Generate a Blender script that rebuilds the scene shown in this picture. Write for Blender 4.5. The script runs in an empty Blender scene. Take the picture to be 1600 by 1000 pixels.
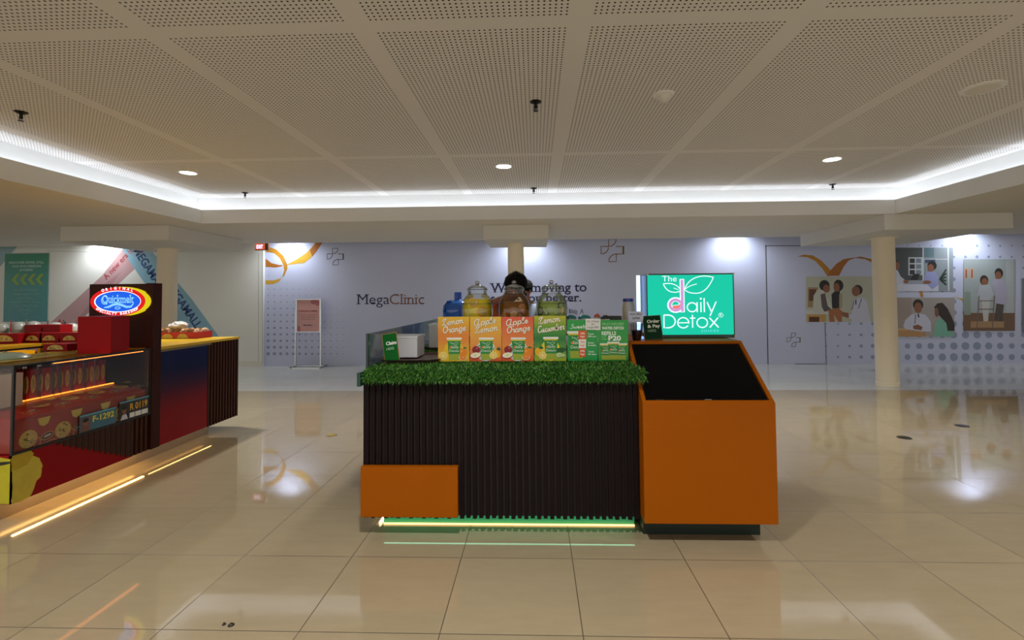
import bpy, math, random
from math import sin, cos, pi, radians
from mathutils import Vector, Matrix
C = bpy.context.scene.collection
random.seed(7)

# ------------------------------------------------------------------ camera
F, PX, PY, CAMH = 760.0, 810.0, 440.0, 1.405
PITCH, YAW, ROLL = radians(1.96), radians(1.98), 0.0085
R = Matrix.Rotation(YAW, 3, 'Z') @ Matrix.Rotation(pi/2 + PITCH, 3, 'X') @ Matrix.Rotation(-ROLL, 3, 'Z')
cam_d = bpy.data.cameras.new('camera'); cam = bpy.data.objects.new('camera', cam_d); C.objects.link(cam)
cam.matrix_world = Matrix.Translation((0, 0, CAMH)) @ R.to_4x4()
cam_d.sensor_width = 36; cam_d.lens = 36*F/1600
cam_d.shift_x = (800-PX)/1600; cam_d.shift_y = (PY-500)/1600
cam_d.clip_start = .05; cam_d.clip_end = 200
bpy.context.scene.camera = cam
vs = bpy.context.scene.view_settings
vs.view_transform = 'Standard'; vs.look = 'None'; vs.gamma = 1; vs.exposure = 0.0

# ------------------------------------------------------------------ world: the rest of the hall
w = bpy.data.worlds.new('world'); bpy.context.scene.world = w; w.use_nodes = True
bg = w.node_tree.nodes['Background']; bg.inputs[0].default_value = (1.0, .95, .88, 1); bg.inputs[1].default_value = 1.3

def light(kind, name, loc, energy, color=(1,1,1), rot=(0,0,0), **k):
    d = bpy.data.lights.new(name, kind); d.energy = energy; d.color = color
    for a, b in k.items(): setattr(d, a, b)
    o = bpy.data.objects.new(name, d); o.location = loc; o.rotation_euler = rot; C.objects.link(o); return o

SOF, CEIL, LIPT = 2.525, 2.935, 2.721          # soffit, raised ceiling, top of the cove lip
LX, RX, LY = -4.82, 4.97, 6.84                 # inner edges of the raised ceiling
WY = 10.25                                     # back wall
# wall washers in the far ceiling strip
for x in (-9.3, -5.25, -.25, 4.1, 8.75):
    light('SPOT', 'wall_washer_light', (x, WY-.36, 2.86), 80, (.86,.92,1), (radians(4),0,0), spot_size=radians(150), spot_blend=.9, shadow_soft_size=.06)
for x, y in ((-4.1,5.65),(-.36,5.65),(3.38,5.65),(-4.1,1.2),(-.36,1.2),(3.38,1.2),(-4.1,-3),(-.36,-3),(3.38,-3)):
    light('SPOT', 'downlight_lamp', (x, y, CEIL-.03), 260, (1,.98,.94), (0,0,0), spot_size=radians(125), spot_blend=.8, shadow_soft_size=.09)

def at(px, py, plane, val):
    d = R @ Vector(((px-PX)/F, -(py-PY)/F, -1)); o = Vector((0, 0, CAMH))
    t = (val - o['xyz'.index(plane)])/d['xyz'.index(plane)]
    return o + d*t
# ------------------------------------------------------------------ materials
def lin(c):
    if isinstance(c, str): c = tuple(int(c[i:i+2], 16) for i in (0, 2, 4))
    return tuple((v/255/12.92 if v/255 <= .04045 else ((v/255+.055)/1.055)**2.4) for v in c)
_m = {}
def M(c, rough=.5, metal=0, emit=0, var=.06, scale=6, spec=.5, bump=0, name=None):
    key = (c, rough, metal, emit, var, scale, spec, bump)
    if key in _m: return _m[key]
    m = bpy.data.materials.new(name or 'mat'); m.use_nodes = True; nt = m.node_tree; b = nt.nodes['Principled BSDF']
    col = lin(c); ecol = col
    if emit and emit < 2: col = tuple(v*.15 for v in col); spec = .2
    n = nt.nodes.new('ShaderNodeTexNoise'); n.inputs['Scale'].default_value = scale; n.inputs['Detail'].default_value = 4
    tc = nt.nodes.new('ShaderNodeTexCoord'); nt.links.new(tc.outputs['Object'], n.inputs['Vector'])
    mx = nt.nodes.new('ShaderNodeMix'); mx.data_type = 'RGBA'
    mx.inputs[6].default_value = tuple(max(0, v*(1-var)) for v in col)+(1,); mx.inputs[7].default_value = tuple(min(1, v*(1+var)) for v in col)+(1,)
    nt.links.new(n.outputs['Fac'], mx.inputs[0]); nt.links.new(mx.outputs[2], b.inputs['Base Color'])
    b.inputs['Roughness'].default_value = rough; b.inputs['Metallic'].default_value = metal; b.inputs['Specular IOR Level'].default_value = spec
    if emit:
        b.inputs['Emission Color'].default_value = ecol+(1,); b.inputs['Emission Strength'].default_value = emit
    if bump:
        bp = nt.nodes.new('ShaderNodeBump'); bp.inputs['Strength'].default_value = bump; bp.inputs['Distance'].default_value = .01
        nt.links.new(n.outputs['Fac'], bp.inputs['Height']); nt.links.new(bp.outputs[0], b.inputs['Normal'])
    _m[key] = m; return m
def glass(name, tint=(.95,.98,.97), refl=.08, rough=.02, fr=.8):
    m = bpy.data.materials.new(name); m.use_nodes = True; nt = m.node_tree; nt.nodes.clear()
    o = nt.nodes.new('ShaderNodeOutputMaterial'); t = nt.nodes.new('ShaderNodeBsdfTransparent'); g = nt.nodes.new('ShaderNodeBsdfGlossy')
    t.inputs[0].default_value = tint+(1,); g.inputs['Roughness'].default_value = rough
    lw = nt.nodes.new('ShaderNodeFresnel'); lw.inputs[0].default_value = 1.45
    ad = nt.nodes.new('ShaderNodeMath'); ad.operation = 'MULTIPLY_ADD'; ad.inputs[1].default_value = fr; ad.inputs[2].default_value = refl-.03; ad.use_clamp = True
    mx = nt.nodes.new('ShaderNodeMixShader'); nt.links.new(lw.outputs[0], ad.inputs[0]); nt.links.new(ad.outputs[0], mx.inputs[0])
    nt.links.new(t.outputs[0], mx.inputs[1]); nt.links.new(g.outputs[0], mx.inputs[2]); nt.links.new(mx.outputs[0], o.inputs[0]); return m
def gradient(name, stops, axis=2, lo=0, hi=1, rough=.45):
    m = bpy.data.materials.new(name); m.use_nodes = True; nt = m.node_tree; b = nt.nodes['Principled BSDF']
    tc = nt.nodes.new('ShaderNodeTexCoord'); sp = nt.nodes.new('ShaderNodeSeparateXYZ'); mr = nt.nodes.new('ShaderNodeMapRange'); cr = nt.nodes.new('ShaderNodeValToRGB')
    nt.links.new(tc.outputs['Object'], sp.inputs[0]); nt.links.new(sp.outputs[axis], mr.inputs[0]); mr.inputs[1].default_value = lo; mr.inputs[2].default_value = hi
    nt.links.new(mr.outputs[0], cr.inputs[0]); nt.links.new(cr.outputs[0], b.inputs['Base Color']); b.inputs['Roughness'].default_value = rough
    while len(cr.color_ramp.elements) < len(stops): cr.color_ramp.elements.new(.5)
    for e, (p, c) in zip(cr.color_ramp.elements, stops): e.position = p; e.color = lin(c)+(1,)
    return m
class NT:                                                       # tiny node maths helper
    def __init__(s, nt): s.nt = nt
    def m(s, op, a, b=None, c=None):
        n = s.nt.nodes.new('ShaderNodeMath'); n.operation = op
        for i, v in enumerate((a, b, c)):
            if v is None: continue
            if isinstance(v, (int, float)): n.inputs[i].default_value = v
            else: s.nt.links.new(v, n.inputs[i])
        return n.outputs[0]

# ------------------------------------------------------------------ objects
def thing(name, label, cat, loc=(0,0,0), rz=0, group=None):
    o = bpy.data.objects.new(name, None); C.objects.link(o); o.location = loc; o.rotation_euler = (0, 0, rz); o.empty_display_size = .05
    o['label'] = label; o['category'] = cat
    if group: o['group'] = group
    return o
def tag(o, label, cat, group=None):
    o['label'] = label; o['category'] = cat
    if group: o['group'] = group
    return o
class B:
    def __init__(s): s.v = []; s.f = []; s.mi = []; s.mats = []; s.cur = 0
    def mat(s, m):
        if m not in s.mats: s.mats.append(m)
        s.cur = s.mats.index(m); return s
    def add(s, vs, fs):
        n = len(s.v); s.v += [tuple(p) for p in vs]; s.f += [tuple(i+n for i in f) for f in fs]; s.mi += [s.cur]*len(fs); return s
    def box(s, x0, x1, y0, y1, z0, z1):
        if x0 > x1: x0, x1 = x1, x0
        if y0 > y1: y0, y1 = y1, y0
        if z0 > z1: z0, z1 = z1, z0
        return s.add([(x0,y0,z0),(x1,y0,z0),(x1,y1,z0),(x0,y1,z0),(x0,y0,z1),(x1,y0,z1),(x1,y1,z1),(x0,y1,z1)],
            [(3,2,1,0),(4,5,6,7),(0,1,5,4),(1,2,6,5),(2,3,7,6),(3,0,4,7)])
    def hexa(s, p):                                             # eight corners, bottom then top
        return s.add(p, [(3,2,1,0),(4,5,6,7),(0,1,5,4),(1,2,6,5),(2,3,7,6),(3,0,4,7)])
    def prism(s, pts, axis, a, b):                              # 2D outline pushed along an axis
        def P(u, v, t): return {'x':(t,u,v),'y':(u,t,v),'z':(u,v,t)}[axis]
        n = len(pts)
        return s.add([P(u,v,a) for u,v in pts]+[P(u,v,b) for u,v in pts], [tuple(range(n))[::-1], tuple(range(n,2*n))]+[(i,(i+1)%n,(i+1)%n+n,i+n) for i in range(n)])
    def lathe(s, prof, cx=0, cy=0, cz=0, n=32, sx=1, sy=1):
        vs = []; fs = []; k = len(prof)
        for i in range(n):
            a = 2*pi*i/n
            for r, z in prof: vs.append((cx+r*cos(a)*sx, cy+r*sin(a)*sy, cz+z))
        for i in range(n):
            j = (i+1) % n
            for q in range(k-1): fs.append((i*k+q, j*k+q, j*k+q+1, i*k+q+1))
        if prof[0][0] > 1e-4: fs.append(tuple(i*k for i in range(n))[::-1])
        if prof[-1][0] > 1e-4: fs.append(tuple(i*k+k-1 for i in range(n)))
        return s.add(vs, fs)
    def tube(s, path, r, n=8, closed=False):
        path = [Vector(p) for p in path]; vs = []; fs = []; L = len(path)
        for i, p in enumerate(path):
            d = (path[min(i+1,L-1)]-path[max(i-1,0)]).normalized(); up = Vector((0,0,1)) if abs(d.z) < .9 else Vector((1,0,0))
            a = d.cross(up).normalized(); b = d.cross(a)
            rr = r[i] if isinstance(r, (list, tuple)) else r
            for k in range(n): t = 2*pi*k/n; vs.append(p + a*rr*cos(t) + b*rr*sin(t))
        for i in range(L-1):
            for k in range(n): fs.append((i*n+k, i*n+(k+1)%n, (i+1)*n+(k+1)%n, (i+1)*n+k))
        fs.append(tuple(range(n))[::-1]); fs.append(tuple((L-1)*n+k for k in range(n)))
        return s.add(vs, fs)
    def ball(s, c, rx, ry=None, rz=None, n=16, jit=0):
        ry = ry or rx; rz = rz or rx; h = n//2; vs = []; fs = []
        for i in range(h+1):
            for j in range(n):
                a = pi*i/h; b = 2*pi*j/n; q = 1+random.uniform(-jit, jit)
                vs.append((c[0]+rx*sin(a)*cos(b)*q, c[1]+ry*sin(a)*sin(b)*q, c[2]+rz*cos(a)*q))
        for i in range(h):
            for j in range(n): fs.append((i*n+j, (i+1)*n+j, (i+1)*n+(j+1)%n, i*n+(j+1)%n))
        return s.add(vs, fs)
    def make(s, name, parent=None, mat=None, smooth=False, bevel=0, matrix=None, stuff=False):
        me = bpy.data.meshes.new(name); me.from_pydata(s.v, [], s.f)
        if mat: me.materials.append(mat)
        else:
            for m in s.mats: me.materials.append(m)
            me.polygons.foreach_set('material_index', s.mi)
        if smooth:
            me.polygons.foreach_set('use_smooth', [True]*len(me.polygons))
        me.update(); o = bpy.data.objects.new(name, me); C.objects.link(o)
        if smooth == 'auto': me.set_sharp_from_angle(angle=radians(40))
        if bevel:
            md = o.modifiers.new('bevel', 'BEVEL'); md.width = bevel; md.segments = 2; md.limit_method = 'ANGLE'
        if parent: o.parent = parent
        if matrix: o.matrix_local = matrix
        if stuff: o['kind'] = 'stuff'
        return o
def struct(name, b, mat=None, parent=None, **k):
    o = b.make(name, parent, mat, **k); o['kind'] = 'structure'; return o
def copy_tree(o, parent=None):
    c = o.copy(); C.objects.link(c)
    if parent: c.parent = parent
    for ch in list(o.children): copy_tree(ch, c)
    return c

# ------------------------------------------------------------------ flat printed artwork
_tc = {}
def glyphs(txt, bold=0, shear=0, sp=1):
    key = (txt, bold, shear, sp)
    if key in _tc: return _tc[key]
    cu = bpy.data.curves.new('t', 'FONT'); cu.body = txt; cu.offset = bold; cu.shear = shear; cu.space_character = sp; cu.resolution_u = 4; cu.fill_mode = 'FRONT'
    o = bpy.data.objects.new('t', cu); C.objects.link(o); bpy.context.view_layer.update()
    me = bpy.data.meshes.new_from_object(o.evaluated_get(bpy.context.evaluated_depsgraph_get()))
    vs = [(v.co.x, v.co.y) for v in me.vertices]; fs = [tuple(p.vertices) for p in me.polygons]
    cnt = {}
    for f in fs:
        for i in range(len(f)):
            e = tuple(sorted((f[i], f[(i+1) % len(f)]))); cnt[e] = cnt.get(e, 0)+1
    edges = [e for e, c in cnt.items() if c == 1]
    bpy.data.objects.remove(o); bpy.data.curves.remove(cu); bpy.data.meshes.remove(me)
    _tc[key] = (vs, fs, edges); return _tc[key]
class Art:
    """flat print on the plane o + u*x + v*y, facing n"""
    def __init__(s, o, u, v, eps=.0004, px=None):
        s.o = Vector(o); s.u = Vector(u).normalized(); s.v = Vector(v).normalized(); s.n = s.u.cross(s.v); s.b = B(); s.k = 1; s.eps = eps; s.px = px
    def c(s, m): s.b.mat(m if not isinstance(m, (str, tuple)) else M(m, .5)); s.k += 1
    def raw(s, pts, fs, m):
        s.c(m); z = s.n*(s.eps*s.k); s.b.add([s.o+s.u*x+s.v*y+z for x, y in pts], fs)
    def poly(s, pts, m): s.raw(pts, [tuple(range(len(pts)))], m)
    def rect(s, x0, y0, x1, y1, m): s.poly([(x0,y0),(x1,y0),(x1,y1),(x0,y1)], m)
    def ell(s, cx, cy, rx, ry, m, rot=0, a0=0, a1=2*pi, n=28):
        f = abs(a1-a0) > 6.2; pts = []
        for i in range(n if f else n+1):
            a = a0+(a1-a0)*i/n; x = rx*cos(a); y = ry*sin(a); pts.append((cx+x*cos(rot)-y*sin(rot), cy+x*sin(rot)+y*cos(rot)))
        s.poly(pts, m)
    def stroke(s, pts, wd, m, closed=False):
        n = len(pts); vs = []; fs = []
        for i, p in enumerate(pts):
            a = pts[(i-1) % n] if closed or i else pts[0]; b = pts[(i+1) % n] if closed or i < n-1 else pts[-1]
            dx, dy = b[0]-a[0], b[1]-a[1]; L = math.hypot(dx, dy) or 1; wv = (wd[i] if isinstance(wd, (list, tuple)) else wd)/2
            vs += [(p[0]-dy/L*wv, p[1]+dx/L*wv), (p[0]+dy/L*wv, p[1]-dx/L*wv)]
        for i in range(n if closed else n-1):
            j = (i+1) % n; fs.append((2*i+1, 2*j+1, 2*j, 2*i))
        s.raw(vs, fs, m)
    def ring(s, cx, cy, rx, ry, wd, m, n=32): s.stroke([(cx+rx*cos(2*pi*i/n), cy+ry*sin(2*pi*i/n)) for i in range(n)], wd, m, True)
    def text(s, t, x, y, h, m, al='c', width=None, bold=0, shear=0, rot=0, serif=0, sp=1):
        vs, fs, ed = glyphs(t, bold, shear, sp); k = h/.69
        xs = [p[0] for p in vs]; x0, x1 = min(xs), max(xs); kx = k if width is None else width/(x1-x0)
        ox = {'l': x0, 'c': (x0+x1)/2, 'r': x1}[al]; T = lambda p: (x+((p[0]-ox)*kx)*cos(rot)-(p[1]*k)*sin(rot), y+((p[0]-ox)*kx)*sin(rot)+(p[1]*k)*cos(rot))
        s.raw([T(p) for p in vs], fs, m)
        if serif:
            q = []; qf = []
            for a, b in ed:
                (ax, ay), (bx, by) = vs[a], vs[b]
                if abs(ay-by) < .004 and .03 < abs(ax-bx) < .16:
                    l, r = min(ax,bx)-.085, max(ax,bx)+.085; yy = ay; dn = 1 if yy < .25 else -1
                    if .1 < yy < .42: continue
                    n = len(q); q += [T(p) for p in ((l,yy),(r,yy),(r,yy+dn*.055),(l,yy+dn*.055))]; qf.append((n,n+1,n+2,n+3) if dn > 0 else (n+3,n+2,n+1,n))
            if q: s.k -= 1; s.raw(q, qf, m)
    def arc_text(s, t, cx, cy, rx, ry, a0, a1, h, m, bold=0, flip=False):
        for i, ch in enumerate(t):
            a = a0+(a1-a0)*i/(len(t)-1)
            if ch == ' ': continue
            r = math.atan2(ry*cos(a), -rx*sin(a)) + (0 if flip else pi)
            s.text(ch, cx+rx*cos(a), cy+ry*sin(a), h, m, rot=r, bold=bold); s.k -= 1
    def make(s, name, parent=None): return s.b.make(name, parent)

# ================================================================== SETTING
def floor_material():
    m = bpy.data.materials.new('polished_tile'); m.use_nodes = True; nt = m.node_tree; b = nt.nodes['Principled BSDF']; N = NT(nt)
    tc = nt.nodes.new('ShaderNodeTexCoord'); sp = nt.nodes.new('ShaderNodeSeparateXYZ'); nt.links.new(tc.outputs['Object'], sp.inputs[0])
    def line(v, off, p, wd):
        f = N.m('FRACT', N.m('DIVIDE', N.m('SUBTRACT', v, off-50*p), p)); d = N.m('MULTIPLY', N.m('MINIMUM', f, N.m('SUBTRACT', 1, f)), p)
        return N.m('LESS_THAN', d, wd)
    g = N.m('MAXIMUM', line(sp.outputs[0], .185, .6, .0022), line(sp.outputs[1], 2.078, .6, .0022))
    # per tile tone + fine travertine veins
    cx = N.m('FLOOR', N.m('DIVIDE', N.m('SUBTRACT', sp.outputs[0], .185-30), .6)); cy = N.m('FLOOR', N.m('DIVIDE', N.m('SUBTRACT', sp.outputs[1], 2.078-30), .6))
    cb = nt.nodes.new('ShaderNodeCombineXYZ'); nt.links.new(cx, cb.inputs[0]); nt.links.new(cy, cb.inputs[1])
    wn = nt.nodes.new('ShaderNodeTexWhiteNoise'); wn.noise_dimensions = '2D'; nt.links.new(cb.outputs[0], wn.inputs['Vector'])
    mp = nt.nodes.new('ShaderNodeMapping'); mp.inputs['Scale'].default_value = (2.0, 7, 1); nt.links.new(tc.outputs['Object'], mp.inputs[0])
    no = nt.nodes.new('ShaderNodeTexNoise'); no.inputs['Scale'].default_value = 2.2; no.inputs['Detail'].default_value = 7; no.inputs['Roughness'].default_value = .65; nt.links.new(mp.outputs[0], no.inputs['Vector'])
    t = N.m('ADD', N.m('MULTIPLY', wn.outputs['Value'], .28), N.m('MULTIPLY', no.outputs['Fac'], .75))
    def mix(a, c, f):
        x = nt.nodes.new('ShaderNodeMix'); x.data_type = 'RGBA'
        for i, v in ((6, a), (7, c)):
            if isinstance(v, str): x.inputs[i].default_value = lin(v)+(1,)
            else: nt.links.new(v, x.inputs[i])
        nt.links.new(f, x.inputs[0]); return x.outputs[2]
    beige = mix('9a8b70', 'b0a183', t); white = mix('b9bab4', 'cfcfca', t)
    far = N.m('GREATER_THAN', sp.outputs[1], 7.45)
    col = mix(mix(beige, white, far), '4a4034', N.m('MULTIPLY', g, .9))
    nt.links.new(col, b.inputs['Base Color'])
    rr = N.m('ADD', N.m('MULTIPLY', no.outputs['Fac'], .04), .022); nt.links.new(N.m('ADD', rr, N.m('MULTIPLY', g, .4)), b.inputs['Roughness'])
    b.inputs['Specular IOR Level'].default_value = .75
    return m
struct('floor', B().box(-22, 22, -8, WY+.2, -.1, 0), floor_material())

SX0, SXP, SY0, SYP, HP = .26, 1.224, 2.65, 2.49, .0306
def ceiling_material():
    m = bpy.data.materials.new('perforated_board'); m.use_nodes = True; nt = m.node_tree; b = nt.nodes['Principled BSDF']; N = NT(nt)
    tc = nt.nodes.new('ShaderNodeTexCoord'); sp = nt.nodes.new('ShaderNodeSeparateXYZ'); nt.links.new(tc.outputs['Object'], sp.inputs[0])
    def ax(v, off, P, n):
        u = N.m('MULTIPLY', N.m('FRACT', N.m('DIVIDE', N.m('SUBTRACT', v, off-40*P), P)), P)       # 0..P from strip centre
        s = (P-(n-1)*HP)/2
        k = N.m('DIVIDE', N.m('SUBTRACT', u, s), HP); r = N.m('ROUND', k)
        ok = N.m('MULTIPLY', N.m('GREATER_THAN', r, -.5), N.m('LESS_THAN', r, n-.5))
        return N.m('MULTIPLY', N.m('SUBTRACT', k, r), HP), ok
    dx, ox = ax(sp.outputs[0], SX0, SXP, 36); dy, oy = ax(sp.outputs[1], SY0, SYP, 78)
    d = N.m('SQRT', N.m('ADD', N.m('MULTIPLY', dx, dx), N.m('MULTIPLY', dy, dy)))
    h = N.m('MULTIPLY', N.m('LESS_THAN', d, .0062), N.m('MULTIPLY', ox, oy))
    mx = nt.nodes.new('ShaderNodeMix'); mx.data_type = 'RGBA'; mx.inputs[6].default_value = lin('e6e3df')+(1,); mx.inputs[7].default_value = lin('322c27')+(1,)
    nt.links.new(h, mx.inputs[0]); nt.links.new(mx.outputs[2], b.inputs['Base Color']); b.inputs['Roughness'].default_value = .8; b.inputs['Specular IOR Level'].default_value = .2
    return m
CY = LY+.21
struct('ceiling', B().box(LX-.21, RX+.21, -7, CY, CEIL, CEIL+.05), ceiling_material())
plaster = M('dcd6c8', .7, var=.03, scale=3, spec=.2)
plwhite = M('dedcd6', .6, var=.02, scale=3, spec=.2)
# lower ceiling around the raised field
struct('ceiling', B().box(-20, LX-.03, -7, LY, SOF, SOF+.04).box(RX+.03, 20, -7, LY, SOF, SOF+.04).box(-20, 20, LY+.03, 9.35, SOF, SOF+.04)
       .box(-20, LX-.03, LY, LY+.03, SOF, SOF+.04).box(RX+.03, 20, LY, LY+.03, SOF, SOF+.04), plaster)
struct('ceiling', B().box(-20, 20, 9.35, WY+.1, 2.9, 2.95).box(-20, 20, 9.31, 9.35, SOF+.04, 2.95), plaster)
# lips (upstands that hide the strips) and the cove walls behind them
struct('trim_1', B().box(LX-.03, RX+.03, LY, LY+.03, SOF, LIPT), plwhite)
struct('trim_2', B().box(LX-.03, LX, -7, LY, SOF, LIPT), plwhite)
struct('trim_3', B().box(RX, RX+.03, -7, LY, SOF, LIPT), plwhite)
cw = M('efefec', .7, var=.01)
struct('trim_4', B().box(LX-.24, RX+.24, CY, CY+.03, SOF+.04, CEIL), cw)
struct('trim_5', B().box(LX-.24, LX-.21, -7, CY, SOF+.04, CEIL), cw)
struct('trim_6', B().box(RX+.21, RX+.24, -7, CY, SOF+.04, CEIL), cw)
led = M('e2ecff', .5, emit=9, var=0)
for i, (nm, bx) in enumerate((('back edge', (LX-.16, RX+.16, LY+.09, LY+.12)), ('left edge', (LX-.12, LX-.09, -7, LY+.05)), ('right edge', (RX+.09, RX+.12, -7, LY+.05)))):
    o = B().box(*bx, SOF+.05, SOF+.075).make('led_strip', None, led)
    tag(o, 'cool white light strip in the ceiling cove along the '+nm, 'light strip')

# back wall : grey blue tarpaulin hoarding, white boards at the left
XL = at(413, 480, 'y', WY).x
tarp = M('c6cce6', .42, var=.05, scale=1.2, spec=.4, bump=.35)
wall = struct('wall_back', B().box(XL, 20, WY, WY+.1, 0, 2.95), tarp)
wl = struct('wall_left', B().box(-20, XL, WY-.06, WY+.1, 0, 2.95), M('e6e6de', .55, var=.02, scale=2))
struct('baseboard_left', B().box(-20, XL, WY-.075, WY-.06, 0, .12), M('dcd9cc', .5, var=.02))
q = at(500, 480, 'y', WY)
MPX = (at(501, 480, 'y', WY)-q).x
def W(p, y=WY): a = at(p[0], p[1], 'y', y); return (a.x, a.z)
navy, gold, copper = '1d2350', 'a8823a', '8a5a48'
A = Art((0, WY, 0), (1,0,0), (0,0,1), eps=.00009)
def wpoly(pts, m): A.poly([W(p) for p in pts], m)
def wline(pts, wd, m, closed=False): A.stroke([W(p) for p in pts], [v*MPX for v in wd] if isinstance(wd, list) else wd*MPX, m, closed)
def wrect(x0, y0, x1, y1, m): wpoly([(x0,y1),(x1,y1),(x1,y0),(x0,y0)], m)
def well(x, y, rx, ry, m, rot=0): c = W((x,y)); A.ell(c[0], c[1], rx*MPX, ry*MPX, m, rot)
def wtext(t, x, y, h, m, **k):
    c = W((x,y))
    if 'width' in k: k['width'] *= MPX
    A.text(t, c[0], c[1], h*MPX, m, **k)
# halftone dots
dotm = M('8e9ab8', .5, var=.02)
A.c(dotm)
for j in range(19):
    for i in range(15):
        x = 419+i*9.8; y = 381+j*10.1
        r = 3.1*max(0, (j-2)/16)**1.1*max(0, 1-i/15)**.75
        if r > .35 and not (y > 560): c = W((x,y)); A.ell(c[0], c[1], r*MPX*1.0, r*MPX*.95, dotm, n=10); A.k -= 1
for j in range(11):
    for i in range(30):
        x = 1237+i*18.1; y = 384+j*17.4
        d = abs(x-1520)/260; r = 6.4*max(0, 1-d)**.8*(.25+.75*j/10) if x < 1520 else 6.4*max(.2, 1-abs(x-1520)/200)*(.3+.7*j/10)
        if x < 1400 and j < 7: continue
        if r > .5 and y < 562: c = W((x,y)); A.ell(c[0], c[1], r*MPX, r*MPX, dotm, n=14); A.k -= 1
# cross made of leaves
def cross(cx, cy, k, m):
    q = 9*k
    def leaf(x0, y0, sx, sy):                                   # square leaf with two round corners
        pts = [(x0, y0)]+[(x0+sx*q, y0)]+[(x0+sx*q*cos(a), y0+sy*q*sin(a)) for a in [pi/12*i for i in range(1, 6)]]+[(x0, y0+sy*q)]
        wline([(px, py) for px, py in pts], 1.1*k, m, True)
    leaf(cx-q*.5, cy-q*1.5, 1, 1); leaf(cx-q*1.5, cy-q*.5, 1, 1); leaf(cx+q*.5, cy+q*1.5, -1, -1)
    wline([(cx+q*.5, cy-q*.5), (cx+q*1.5, cy-q*.5), (cx+q*1.5, cy+q*.5), (cx+q*.3, cy+q*.5)], 1.1*k, m)
    wline([(cx+q*1.42, cy-q*.55), (cx+q*1.42, cy+q*.55)], 2*k, m)
cross(524, 401, .96, '4c3a2a'); cross(957, 391, 1.32, '7a5a2c'); cross(1240, 531, .78, '6a5a48')
# gold ribbons
rb, rb2, rb3 = 'b9801f', 'a8661c', 'cfa030'
wpoly([(416,388),(421,386),(432,390),(443,400),(449,414),(449,420),(444,431),(441,433),(444,423),(443,414),(437,403),(429,396),(420,394),(415,394)], rb)
wpoly([(415,404),(424,411),(436,414),(442,414),(441,416),(430,418),(415,417)], rb2)
wpoly([(415,438),(428,438),(438,435),(441,432),(436,440),(426,444),(415,444)], rb3)
wpoly([(449,413),(464,405),(480,394),(489,384),(493,379),(504,379),(496,391),(486,403),(475,411),(464,412),(450,414)], rb3)
wpoly([(494,379),(504,379),(496,391),(488,401),(484,391)], rb2)
wpoly([(1245,401),(1256,398),(1270,399),(1283,407),(1293,417),(1300,425),(1293,432),(1285,420),(1274,408),(1262,402),(1250,401)], rb)
wpoly([(1292,431),(1297,423),(1307,412),(1318,405),(1330,403),(1345,401),(1370,407),(1370,414),(1352,405),(1336,403),(1326,407),(1318,417),(1311,431)], rb2)
wpoly([(1436,455),(1441,455),(1443,464),(1439,464)], rb); wpoly([(1488,463),(1505,467),(1506,471),(1497,466)], rb3); wpoly([(1596,485),(1604,470),(1604,510),(1598,498)], rb3)
# lettering
wtext('Mega', 559, 475.5, 15.5, navy, al='l', width=49, serif=1, bold=-.004); wtext('Clinic', 609, 475.5, 15.5, copper, al='l', width=53, serif=1, bold=-.004)
wtext("We're moving to", 767, 456.5, 13.5, navy, al='l', width=145, serif=1, bold=.012)
wtext('serve you better.', 767, 472, 12, navy, al='l', width=137, serif=1, bold=.012)
wtext('Bldg. A', 889, 489.5, 6.2, '4a4660', al='l', width=22, serif=1)
# joints of the hoarding boards
wline([(1196.5,384),(1200,569)], 1.2, '3c3c40'); wline([(1195,384),(1262,384)], 1.0, '3a3d44'); wline([(1289,504),(1291,568)], .9, '3c3c40'); wline([(1242,569),(1292,569)], 1.2, '303030')
# photographs printed on the hoarding
skin_, hair_, coat = '8c5a42', '201a1a', 'c9cbdc'
wrect(1259,432,1372,503,'b9bca9'); wrect(1259,484,1296,491,'c9ccc4'); wrect(1261,491,1290,503,'c49a55'); wrect(1264,495,1280,503,'5a3018')
wrect(1262,449,1278,480,'a08560'); wrect(1264,452,1275,470,'60402c')
wpoly([(1270,489),(1271,462),(1277,453),(1285,452),(1296,470),(1302,482),(1290,488)], 'c6c7ba'); well(1288,446,7.5,8,hair_); well(1291,451,5,6,skin_)
wpoly([(1282,460),(1289,458),(1293,478),(1300,484),(1288,487),(1284,480)], '5c5254')
wpoly([(1300,482),(1299,460),(1304,455),(1312,455),(1312,482)], '201d24'); well(1310,446,7,8.5,hair_); well(1307,449,4.5,6.5,skin_); wpoly([(1311,460),(1316,458),(1316,480),(1311,484)], 'a89c84')
wpoly([(1294,484),(1310,481),(1316,487),(1315,503),(1310,503),(1303,492),(1304,503),(1296,503)], 'a8683e')
well(1340,453,7,7.5,hair_); well(1337,455,6,7.5,skin_); wpoly([(1330,500),(1331,472),(1336,467),(1346,464),(1354,470),(1358,490),(1360,503),(1330,503)], coat)
wpoly([(1314,487),(1325,489),(1329,494),(1325,497),(1316,494)], skin_); wpoly([(1326,491),(1350,491),(1350,499),(1326,498)], coat); wline([(1334,470),(1331,484)], 1, '303550'); wline([(1346,466),(1341,482)], 1, '303550'); wline([(1337,468),(1337,476)], 1.6, '20243a')
wrect(1397,387,1489,455,'8d98a0'); wrect(1397,387,1441,455,'4b5154'); wrect(1443,387,1459,402,'5f7c88'); wrect(1419,402,1441,430,'c9ced2')
for a in range(3): wrect(1421,404+a*9,1429,411+a*9,'2c3138'); wrect(1431,404+a*9,1439,411+a*9,'788898')
wrect(1445,404,1461,411,'36506e'); wline([(1442,387),(1442,440)], 1.6, 'd4d8dc'); wline([(1443,405),(1481,405)], 1, 'd4d8dc'); wline([(1481,387),(1482,455)], 2, 'd4d8dc')
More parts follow.
